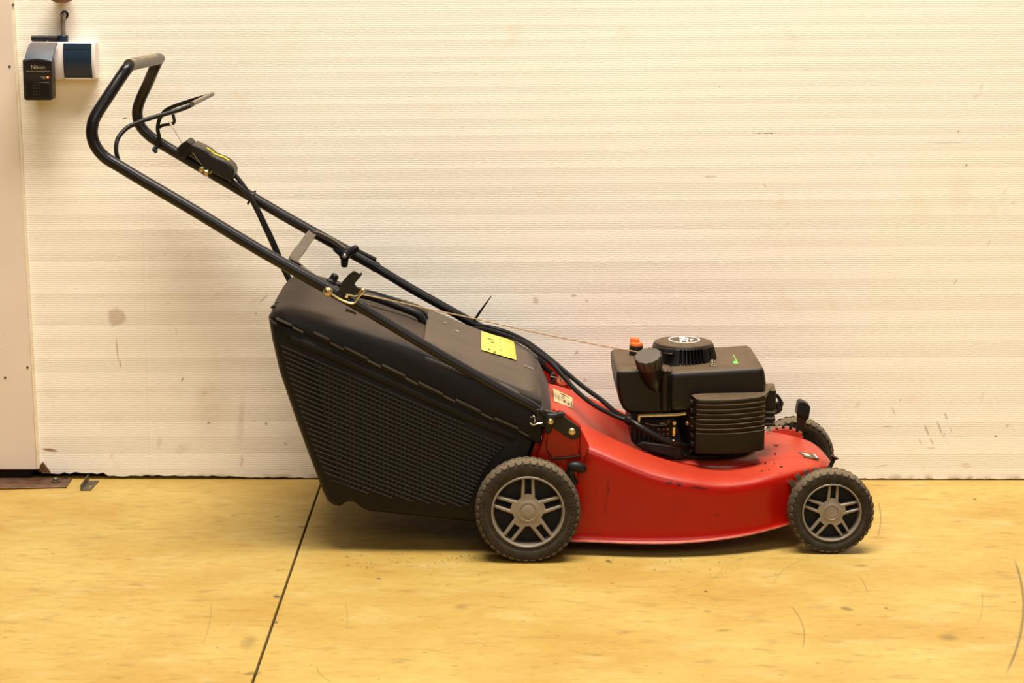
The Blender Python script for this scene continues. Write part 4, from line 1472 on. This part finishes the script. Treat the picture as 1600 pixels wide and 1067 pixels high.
# brace linking both fold joints (dusty black bar)
BR = node('handle_brace', MOW)
n0, n1 = -.566, -.127
pts = [P(528, 450, n0), P(505, 441, n0), P(482, 427, n0), P(467, 415, n0), P(459, 405, n0+.01)]
pts2 = [P(485.5, 367.5, n1-.02), P(493, 364, n1), P(506, 369, n1), P(522, 377.5, n1), P(538, 390, n1)]
full = crv(pts + [pts[-1].lerp(pts2[0], .5)] + pts2, 6)
b = MB()
rings = []
for i, p in enumerate(full):
    d = (full[min(i+1, len(full)-1)]-full[max(i-1, 0)]).normalized()
    nrm = Vector((.45, 0, .89))
    side = d.cross(nrm).normalized()
    nrm = side.cross(d).normalized()
    hw_, th_ = .0095, .0040
    rings.append([p+side*hw_+nrm*th_, p-side*hw_+nrm*th_, p-side*hw_-nrm*th_, p+side*hw_-nrm*th_])
b.loft(rings)
b.build('strap', mat('dusty_strap', (.022, .018, .016), .45, dust_toplight=(.13, .095, .06), dust_toplight_amt=.8, dust_toplight_scale=30), BR, bevel=.0015)


def wing(c, arms, y, thick, name, parent, bolt=True):
    nd = node(name, parent)
    cc = P(c[0], c[1], y)
    b = MB()
    for ex, ey, r_ in arms:
        e_ = P(ex, ey, y)
        d = e_-cc
        b.tube([cc, cc+d*.35, cc+d*.7, cc+d*.95, cc+d*1.06], [.0105, .0088, r_, r_, r_*.45], 12, flat=.9)
    b.lathe([(.0125, -.004), (.0125, .006), (.009, .009), (.0045, .0095)], cc, (0, -1, 0), 18)
    b.build('wings', M_GRIP, nd, sub=1)
    if bolt:
        MB().lathe([(.0048, .008), (.0048, .0115), (.003, .0128), (.0004, .013)], cc, (0, -1, 0), 12).build('bolt', M_STEEL, nd)
    return nd


wing((538.7, 398.5), ((559, 386.5, .0085), (538, 417, .0078), (522, 387, .0070)), -.128, .01, 'wing_knob', MOW)
wing((516, 444), ((525, 429, .0080), (510, 458, .0070), (532, 446, .0070)), -.566, .01, 'wing_knob', MOW, bolt=False)

# cord retainer plate and brass guide on the near tube
yr = -.612
q = [P(490+x/8, 370+y/8, yr) for x, y in ((285, 740), (320, 650), (360, 560), (430, 480), (500, 425), (535, 440), (568, 462), (590, 455), (605, 432), (600, 480), (560, 530), (510, 590), (535, 625), (600, 660), (625, 690), (560, 750), (470, 745), (400, 700), (340, 760))]
MB().prism(q, yr, yr+.006).build('cord_hook_plate', M_BLACK, MOW, bevel=.0012)
RG = node('cord_guide', MOW)
yr = -.613
b = MB().lathe([(.0082, -.006), (.0092, .001), (.0085, .004), (.006, .0068), (.003, .0082), (.0004, .0086)], P(512.5, 456, yr), (0, -1, .15), 20)
b.build('dome_nut', M_BRASS, RG)
gp = [(512, 452.5), (516, 456.5), (521, 461), (531, 467.5), (541, 472), (549, 474), (554, 472.8), (557, 468.5), (561, 463), (565, 459), (568.5, 455.5), (568, 453), (564.5, 453), (560.5, 459.5)]
b = MB().tube(crv([P(x, y, yr-.010+.0006*i) for i, (x, y) in enumerate(gp)], 5), .0024, 10)
b.tube([P(543, 460, yr-.002), P(553, 462.5, yr-.004), P(562, 461.5, yr-.005)], .0015, 8)
b.build('wire_loop', M_BRASS, RG)
MB().cyl(P(540.5, 459, yr+.004), P(541.5, 463.5, yr-.008), .0030).build('pin', M_STEEL, RG)
# nub under the tube
q = [P(x, y, YN-.004) for x, y in ((541, 482), (557, 489), (556, 491.5), (545, 487), (540, 487))]
MB().prism(q, YN-.006, YN+.006).build('tube_stop', M_BLACK, MOW)
rope = [P(566, 460, yr-.006), P(600, 467, -.60), P(660, 480.5, -.57), P(740, 497.5, -.53), P(840, 520, -.48), P(940, 540, -.43), P(996, 550, -.405)]
MB().tube(crv(rope, 6), .0012, 8).build('starter_cord', M_ROPE, MOW, label='tan starter cord')

# near handle bracket on the tower
BK = node('handle_bracket', MOW)
yb2 = -.606
q = [P(x, y, yb2) for x, y in ((838, 640), (850, 641), (872, 646), (882, 651), (905.5, 668.5), (906.5, 684), (896, 688.5), (888, 685), (862, 668), (848, 668), (838, 661))]
MB().prism(q, yb2+.003, yb2+.010).build('plate', M_BLACK, BK, bevel=.0015)
b = MB()
yk = yb2-.002
w_ = [P(x, y, yk) for x, y in ((842, 641.5), (848, 643), (854, 648.5), (862, 650), (870, 649), (877, 647), (881, 650))]
b.tube(crv(w_, 4), [.0042] + [.0058]*(len(crv(w_, 4))-2) + [.0046], 12)
b.tube([P(858, 651, yk), P(857, 662, yk), P(856.5, 672, yk), P(856.5, 678, yk)], [.011, .0085, .0070, .0058], 12)
b.lathe([(.013, -.003), (.013, .003), (.010, .006), (.005, .0065)], P(859, 657, yk), (0, -1, 0), 20)
b.build('wing_knob', M_GRIP, BK, sub=1)
MB().lathe([(.0062, .004), (.0062, .0066), (.0038, .0078), (.0036, .0105), (.0004, .0112)], P(859.3, 657.5, yk), (0, -1, 0), 16).build('bolt', M_ZINC, BK)
MB().lathe([(.0068, -.006), (.0068, .0030), (.0052, .0045), (.004, .0046), (.0036, .0078), (.0004, .0082)], P(893.7, 674, yb2+.002), (0, -1, 0), 16).build('bolt', M_ZINC, BK)
b = MB().tube(crv([P(829, 661, yb2), P(833, 663.5, yb2-.004), P(840, 662, yb2-.006), P(847, 661, yb2-.004)], 4), .0018, 8)
b.tube(crv([P(829, 652, yb2+.004), P(834, 650, yb2), P(836, 656, yb2-.002), P(835, 660, yb2)], 4), .0012, 8)
b.build('spring_clip', M_STEEL, BK)

# ---- engine
EN = node('engine', MOW)
yn, yfar = -.455, -.232
q = [P(x, y, yn) for x, y in ((962.5, 584), (964.5, 608), (968, 628), (974, 640), (984, 647), (1014, 649), (1052, 646), (1052, 578), (964, 578))]
MB().prism(q, yn, yfar-.006).build('fuel_tank', M_ENGINE, EN, bevel=.020, seg=5)
yn2 = -.460
q = [P(x, y, yn2) for x, y in ((1045, 581), (1194, 572.5), (1198, 600), (1196, 620), (1082, 645), (1045, 645))]
MB().prism(q, yn2, yfar).build('engine_cover', M_ENGINE, EN, bevel=.012, seg=4)
# vertical rib between tank and cover
b = MB().tube([P(1038.5, 640, -.458), P(1039, 590, -.462), P(1039.5, 580, -.462), P(1040, 576, -.458)], [.008, .008, .0075, .004], 14)
b.build('filler_rib', M_ENGINE, EN)
zt_ = P(1120, 577, yn2).z
zc0 = zt_ - .004
DX, DY = .3860, YC
# dome with cooling slots
n = 216
zb_, zt2 = zc0, P(1067, 531.5, YC).z
hh = zt2-zb_
prof = [(.0690, 0, 0), (.0686, .02, 0), (.0684, .03, 1), (.0640, .45, 1), (.0608, .77, 1), (.0606, .775, 0), (.0596, .84, 0), (.0575, .92, 0), (.0525, .97, 0), (.045, 1.0, 0), (.02, 1.005, 0), (.0002, 1.005, 0)]
rings = []
for rr, hv, sl in prof:
    ring = []
    for k in range(n):
        deg = 360*k/n
        a = math.radians(deg)
        rel = ((deg+90+180) % 360)-180        # 0 = towards the camera, + = right
        r_ = rr
        slot = (k % 4) < 2
        grp = -12 <= rel <= 35 or 47 <= rel <= 95 or 107 <= rel <= 155 or rel < -130
        if sl and slot and grp:
            r_ = rr-.015
        ring.append((DX+r_*math.cos(a), DY+r_*math.sin(a), zb_+hh*hv))
    rings.append(ring)
MB().loft(rings, cap0=False).build('starter_dome', M_ENGINE, EN, angle=30)
b = MB()
for k in range(36):
    a = math.radians(10*k)
    b.add([], [])
rings = [[(DX+rx*math.cos(2*PI*k/64)+.002, DY+ry*math.sin(2*PI*k/64)+.004, z) for k in range(64)] for rx, ry, z in ((.0315, .036, zt2+.0003), (.0315, .036, zt2+.0010), (.0288, .0325, zt2+.0010), (.0288, .0325, zt2+.0003))]
dome_mark = MB().loft(rings, cap0=False, cap1=False).build('emblem_ring', M_WHITE, EN, label='white oval emblem ring')
FLAT = Matrix.Identity(3)
text_mesh('emblem_lettering', 'S', .046, (DX-.001, DY+.017, zt2+.0008), FLAT, M_WHITE, EN, sx=.62, bold=.0010)
text_mesh('emblem_lettering', 'M', .036, (DX+.000, DY-.010, zt2+.0008), FLAT, M_WHITE, EN, sx=.62, bold=.0010)
text_mesh('emblem_lettering', 'r', .040, (DX+.0165, DY+.002, zt2+.0008), FLAT, M_WHITE, EN, sx=.5, bold=.0008)
text_mesh('emblem_lettering', 'B', .036, (DX+.0065, DY+.012, zt2+.0008), FLAT, M_WHITE, EN, sx=.5, bold=.0008)
# rope exit slot
c = P(1046, 547.5, DY-.058)
MB().box(c, (.017, .010, .006), Matrix.Rotation(-.35, 3, 'Z')).build('rope_slot', M_VOID, EN)
MB().box(c + Vector((-.001, -.002, -.006)), (.018, .012, .004), Matrix.Rotation(-.35, 3, 'Z')).build('slot_ledge', M_ENGINE, EN, bevel=.0012)
# acorn nut
c = P(1112.5, 574, -.43)
c.z = zt_+.0005
MB().lathe([(.0068, -.002), (.0068, .002), (.0045, .0025), (.0045, .005), (.0052, .0058), (.005, .0095), (.003, .0125), (.0004, .0132)], c, (0, 0, 1), 16).build('acorn_nut', M_STEEL, EN)
# green sticker on the cover
def on_cover(px, py, dz=.0007):
    return PZ(px, py, zt_+dz)


zt_cov = P(1170, 574.2, yn2).z
gs = [PZ(1145.5, 554.5, zt_cov-.0005), PZ(1149, 554.5, zt_cov-.0005), PZ(1155.5, 567.5, zt_cov-.0005), PZ(1152, 567.5, zt_cov-.0005)]
MB().loft([gs, [p-Vector((0, 0, .002)) for p in gs]]).build('green_print', M_GREEN, EN, label='green brand print')
gs = [PZ(1144.5, 565, zt_cov-.0005), PZ(1150, 563.5, zt_cov-.0005), PZ(1152.5, 567.5, zt_cov-.0005), PZ(1147, 568, zt_cov-.0005)]
MB().loft([gs, [p-Vector((0, 0, .002)) for p in gs]]).build('green_print', M_GREEN, EN, label='green brand print')
gs = [PZ(1151, 554.5, zt_cov-.0006), PZ(1153, 554.5, zt_cov-.0006), PZ(1162, 567.0, zt_cov-.0006), PZ(1158, 567.3, zt_cov-.0006)]
MB().loft([gs, [p-Vector((0, 0, .002)) for p in gs]]).build('sticker_strip', mat('brown_print', (.11, .075, .04), .5), EN)
# oil filler neck and scalloped cap
ax = Vector((-.20, -.42, .88)).normalized()
ct = P(1012.5, 556, -.475)
b = MB()
b.tube([ct - ax*.016, ct - ax*.045, ct - ax*.080 + Vector((.008, .01, 0)), ct - ax*.105 + Vector((.018, .025, 0))], [.0235, .0225, .022, .017], 20)
b.build('filler_neck', M_ENGINE, EN)
u = Vector((1, 0, 0)); u = (u - ax*u.dot(ax)).normalized(); w2 = ax.cross(u)
rings = []
for rr, hv, sc_ in ((.0235, -.024, 0), (.0255, -.022, 1), (.0268, -.005, 1), (.0262, -.001, 1), (.0245, .0012, .6), (.015, .0022, 0), (.001, .0024, 0)):
    rings.append([ct + ax*hv + (u*math.cos(2*PI*k/72)+w2*math.sin(2*PI*k/72))*(rr*(1.03-.10*sc_*(.5+.5*math.cos(12*2*PI*k/72))**2)) for k in range(72)])
MB().loft(rings).build('filler_cap', M_CAP, EN, angle=40)
# fuel cap: black neck with an orange grip
c = P(994, 544, -.30)
MB().lathe([(.014, -.012), (.014, .004), (.0132, .006), (.001, .006)], c, (0, 0, 1), 24).build('fuel_neck', M_BLACK, EN)
b = MB()
b.lathe([(.0128, .004), (.0134, .006), (.0128, .011), (.010, .0125), (.001, .013)], c, (0, 0, 1), 24)
b.build('fuel_cap', M_ORANGE, EN, label='orange fuel cap')
R_ = Matrix.Rotation(-.35, 3, 'Z')
MB().box(c + Vector((-.003, 0, .0155)), (.019, .009, .013), R_).build('fuel_cap', M_ORANGE, EN, bevel=.003, seg=3, label='orange fuel cap grip')

# air filter cover with louvres
LX, RX = P(1087.6, 665, -.512).x, P(1195.5, 660, -.490).x
ztl, ztr = P(1087.6, 623.5, -.512).z, P(1195.5, 618, -.490).z
zbl, zbr = P(1087.6, 709, -.512).z, P(1195.5, 704, -.490).z
nx = 16


def fy(t):
    return -.514 + .024*t*t


rows_ = []
lv_ = [(0, 0), (.006, -.0)]
zrel = [0.0]
lines = [(632-623.5)/85.5, (639.6-623.5)/85.5, (647-623.5)/85.5, (654.6-623.5)/85.5, (662-623.5)/85.5, (669.4-623.5)/85.5, (676.6-623.5)/85.5]
prof = [(0.0, .004), (.012, .001), (.03, 0)]
for i, l in enumerate(lines):
    prof += [(l-.004, .0022), (l+.004, -.0012)]
prof += [(.75, 0), (.97, 0), (.99, .001), (1.0, .005)]
rings = []
for i in range(nx+1):
    t = i/nx
    x = LX+(RX-LX)*t
    zt3, zb3 = ztl+(ztr-ztl)*t, zbl+(zbr-zbl)*t
    bow = -.0022*math.sin(PI*t)
    endr = .004*max(0, 1-t/.06)**2 + .004*max(0, 1-(1-t)/.06)**2
    ring = [(x, fy(t)+d_+endr, zt3+bow-(zt3-zb3)*h_) for h_, d_ in prof]
    ring += [(x, -.43, zb3+.004), (x, -.43, zt3-.002 + (.004*t))]
    rings.append(ring)
fc_ = MB().loft(rings).build('air_filter_cover', M_ENGINE, EN, angle=30)
# sloping top lip and left flank
q = [P(1080, 617, -.47), P(1087.6, 623.2, -.511), P(1119, 625, -.512), P(1195.5, 618, -.489), P(1208, 602.5, -.41), P(1139, 608, -.43)]
MB().loft([q, [p-Vector((0, 0, .008)) for p in q]]).build('filter_top', M_ENGINE, EN, bevel=.001)
q = [P(1080, 617, -.470), P(1088, 623.5, -.511), P(1088, 708, -.511), P(1081, 702, -.470)]
MB().loft([q, [p+Vector((.006, .002, 0)) for p in q]]).build('filter_flank', M_ENGINE, EN)
for k in range(6):
    p = P(1081+.1*k, 628+k*13, -.476)
    MB().box(p, (.006, .014, .008)).build('filter_clip', M_BLACK, EN, bevel=.001)
# rear heat shield block on the right
x0_, x1_ = P(1199, 640, -.44).x, P(1212, 640, -.44).x
zt4, zb4 = P(1212, 610.5, -.44).z, P(1212, 666, -.44).z
prof = [(zt4, 0), (zt4-.001, -.001), (zb4+.030, 0)]
b = MB()
rings = []
zs_list = [(zt4, 0.0), (zb4+.036, 0.0), (zb4+.034, .003), (zb4+.030, .003), (zb4+.028, 0), (zb4+.024, 0), (zb4+.022, .003), (zb4+.018, .003), (zb4+.016, 0), (zb4+.012, 0), (zb4+.010, .003), (zb4+.006, .003), (zb4+.004, 0), (zb4, 0)]
for z, dd in zs_list:
    rings.append([(x0_-.03, -.44+dd, z), (x1_-dd, -.44+dd, z), (x1_-dd+.004, -.37, z), (x0_-.03, -.37, z)])
b.loft(rings)
b.build('heat_shield', M_ENGINE, EN, bevel=.0006)
q = [P(1195, 618.5, -.488), P(1200, 612.5, -.44), P(1212, 610, -.44), P(1208.5, 602, -.41), P(1190, 604, -.41)]
MB().loft([q, [p-Vector((0, 0, .006)) for p in q]]).build('shield_top', M_ENGINE, EN, bevel=.001)
# spark lead loop
b = MB().tube(crv([P(1208, 617, -.40), P(1214, 618, -.40), P(1220, 627, -.40), P(1221.5, 631, -.40), P(1218, 639, -.40), P(1213, 642.5, -.40), P(1208, 642, -.40)], 5), [.0036]*19 + [.0058]*12, 10)
b.build('spark_lead', M_GRIP, EN)
b = MB().tube([P(1212, 631, -.40), P(1215, 629, -.40), P(1216.5, 636, -.40), P(1213, 642, -.40)], [.004, .0055, .0055, .004], 10)
b.build('spark_boot', M_DARKMETAL, EN)

# crankcase below
b = MB()
b.lathe([(.112, .1585), (.112, .166), (.108, .169), (.098, .170), (.092, .178), (.080, .180), (.078, .25), (.001, .25)], (.424, YC, 0), (0, 0, 1), 56)
b.build('crankcase', M_DARKMETAL, EN, angle=40)
q = [P(x, y, -.438) for x, y in ((985, 655), (1056, 652), (1072, 706), (1056, 712), (1010, 705), (986, 690))]
MB().prism(q, -.438, -.26).build('cylinder_block', M_DARKMETAL, EN, bevel=.004)
for k in range(6):
    xx = 990+k*7.0
    q = [P(xx, 662, -.444), P(xx+2.4, 662, -.444), P(xx+3.2, 694, -.444), P(xx+.8, 694, -.444)]
    MB().prism(q, -.449, -.43).build('cooling_fin', M_DARKMETAL, EN, bevel=.0006)
q = [P(x, y, -.452) for x, y in ((992, 695), (1003, 688), (1045, 694), (1064, 697), (1066, 712), (1050, 714), (1030, 708), (1005, 702))]
MB().prism(q, -.462, -.43).build('sump_flange', M_DARKMETAL, EN, bevel=.003)
# carburettor bits and governor bracket in yellowed zinc
ys2 = -.468
b = MB()
b.prism([P(x, y, ys2) for x, y in ((998, 665.5), (1000.2, 650), (1058, 648.2), (1071, 646.5), (1072, 645), (1058, 646.6), (999, 648.2), (997, 649.5), (996.5, 665.5))], ys2-.009, ys2+.006)
b.build('governor_bracket', M_ZINC, EN)
b = MB().prism([P(x, y, -.472) for x, y in ((1051, 668), (1055.5, 668), (1055, 681), (1050.5, 681))], -.474, -.466)
b.prism([P(x, y, -.466) for x, y in ((1051, 658), (1056.5, 658), (1056, 663), (1051, 663))], -.470, -.46)
b.build('link_bar', M_ZINC, EN, bevel=.0006)
b = MB().lathe([(.0048, -.004), (.0048, .001), (.0028, .003), (.0004, .0032)], P(1052, 691, -.474), (0, -1, 0), 12)
b.lathe([(.004, -.004), (.004, .001), (.0024, .003), (.0004, .0032)], P(1074, 662, -.462), (0, -1, 0), 12)
b.build('carburettor_screw', mat('coppery_steel', (.40, .20, .09), .4, metal=.7, var=.3, vscale=100), EN)
b = MB().tube(crv([P(1008, 661, -.462), P(1018, 663.5, -.464), P(1030, 665, -.464), (P(1040, 664, -.464)), P(1043, 661, -.464), P(1046, 657.5, -.464)], 4), .0011, 8)
b.tube([P(1031, 662, -.458), P(1039, 662, -.458)], [.004, .0042], 12)
b.lathe([(.0035, -.004), (.0035, .002), (.002, .004), (.0004, .0042)], P(1045, 658, -.462), (0, -1, 0), 10)
b.build('governor_rod', M_GREYMETAL, EN)
b = MB()
for i in range(3):
    for j in range(3):
        p = P(1030+i*6.5, 671+j*7, -.446)
        b.box(p, (.0055, .006, .0058))
b.build('carburettor', mat('brass_casting', (.13, .06, .02), .45, metal=.5, var=.4, vscale=90), EN, bevel=.0008)
b = MB().lathe([(.014, -.02), (.014, .002), (.009, .004), (.009, .006), (.001, .007)], P(1058, 709, -.455), (0, -1, .1), 20)
b.lathe([(.010, -.02), (.010, .004), (.006, .006), (.001, .007)], P(1045, 708, -.455), (0, -1, .1), 16)
b.tube([P(1075, 698, -.45), P(1076, 712, -.45)], .004, 8)
b.build('drain_plug', M_DARKMETAL, EN)
b = MB().tube(crv([P(1085, 727, -.455), P(1115, 726, -.46), P(1135, 721, -.455), P(1148, 713, -.44), P(1150, 709, -.43)], 5), .0018, 8)
b.build('base_wire', M_DARKMETAL, EN)

# ------------------------------------------------------------------ grass bits on the floor
b = MB()


def blade(px, py, ln, ang):
    p = PZ(px, py, .0006)
    d = Vector((math.cos(ang), math.sin(ang), 0))
    s = Vector((-d.y, d.x, 0))*.0007
    b.add([p-s, p+s, p+d*ln+s*.4+Vector((0, 0, .0015)), p+d*ln-s*.4+Vector((0, 0, .0015)), p-s-Vector((0, 0, .0004)), p+s-Vector((0, 0, .0004))], [(0, 1, 2, 3), (0, 4, 5, 1)])


for px, py, ln, ang in ((540, 869, .014, -.9), (549, 875, .006, .5), (557, 880, .006, -.5), (563, 885, .005, .3), (520, 817, .013, .2), (640, 872, .012, .1), (432, 891, .02, .25), (498, 880, .012, .15), (700, 875, .01, .4), (697, 913, .009, .2),
                        (712, 873, .008, 1), (722, 870, .008, 2), (735, 878, .007, .4), (573, 888, .01, 1.4), (580, 887, .005, .2), (951, 877, .008, .5), (957, 880, .006, 2.4), (668, 884, .006, 1), (745, 898, .009, .3), (1108, 890, .006, .7), (740, 872, .006, 1.2)):
    blade(px, py, ln, ang)
for k in range(45):
    blade(random.uniform(500, 780), random.gauss(877, 9), random.uniform(.002, .006), random.uniform(0, 6.3))
for k in range(30):
    blade(random.uniform(900, 1250), random.gauss(880, 9), random.uniform(.0015, .004), random.uniform(0, 6.3))
o = b.build('grass_clippings', M_GRASS, kind='stuff')
tag(o, 'thin scatter of dry green grass clippings on the yellow floor below the mower', 'grass')
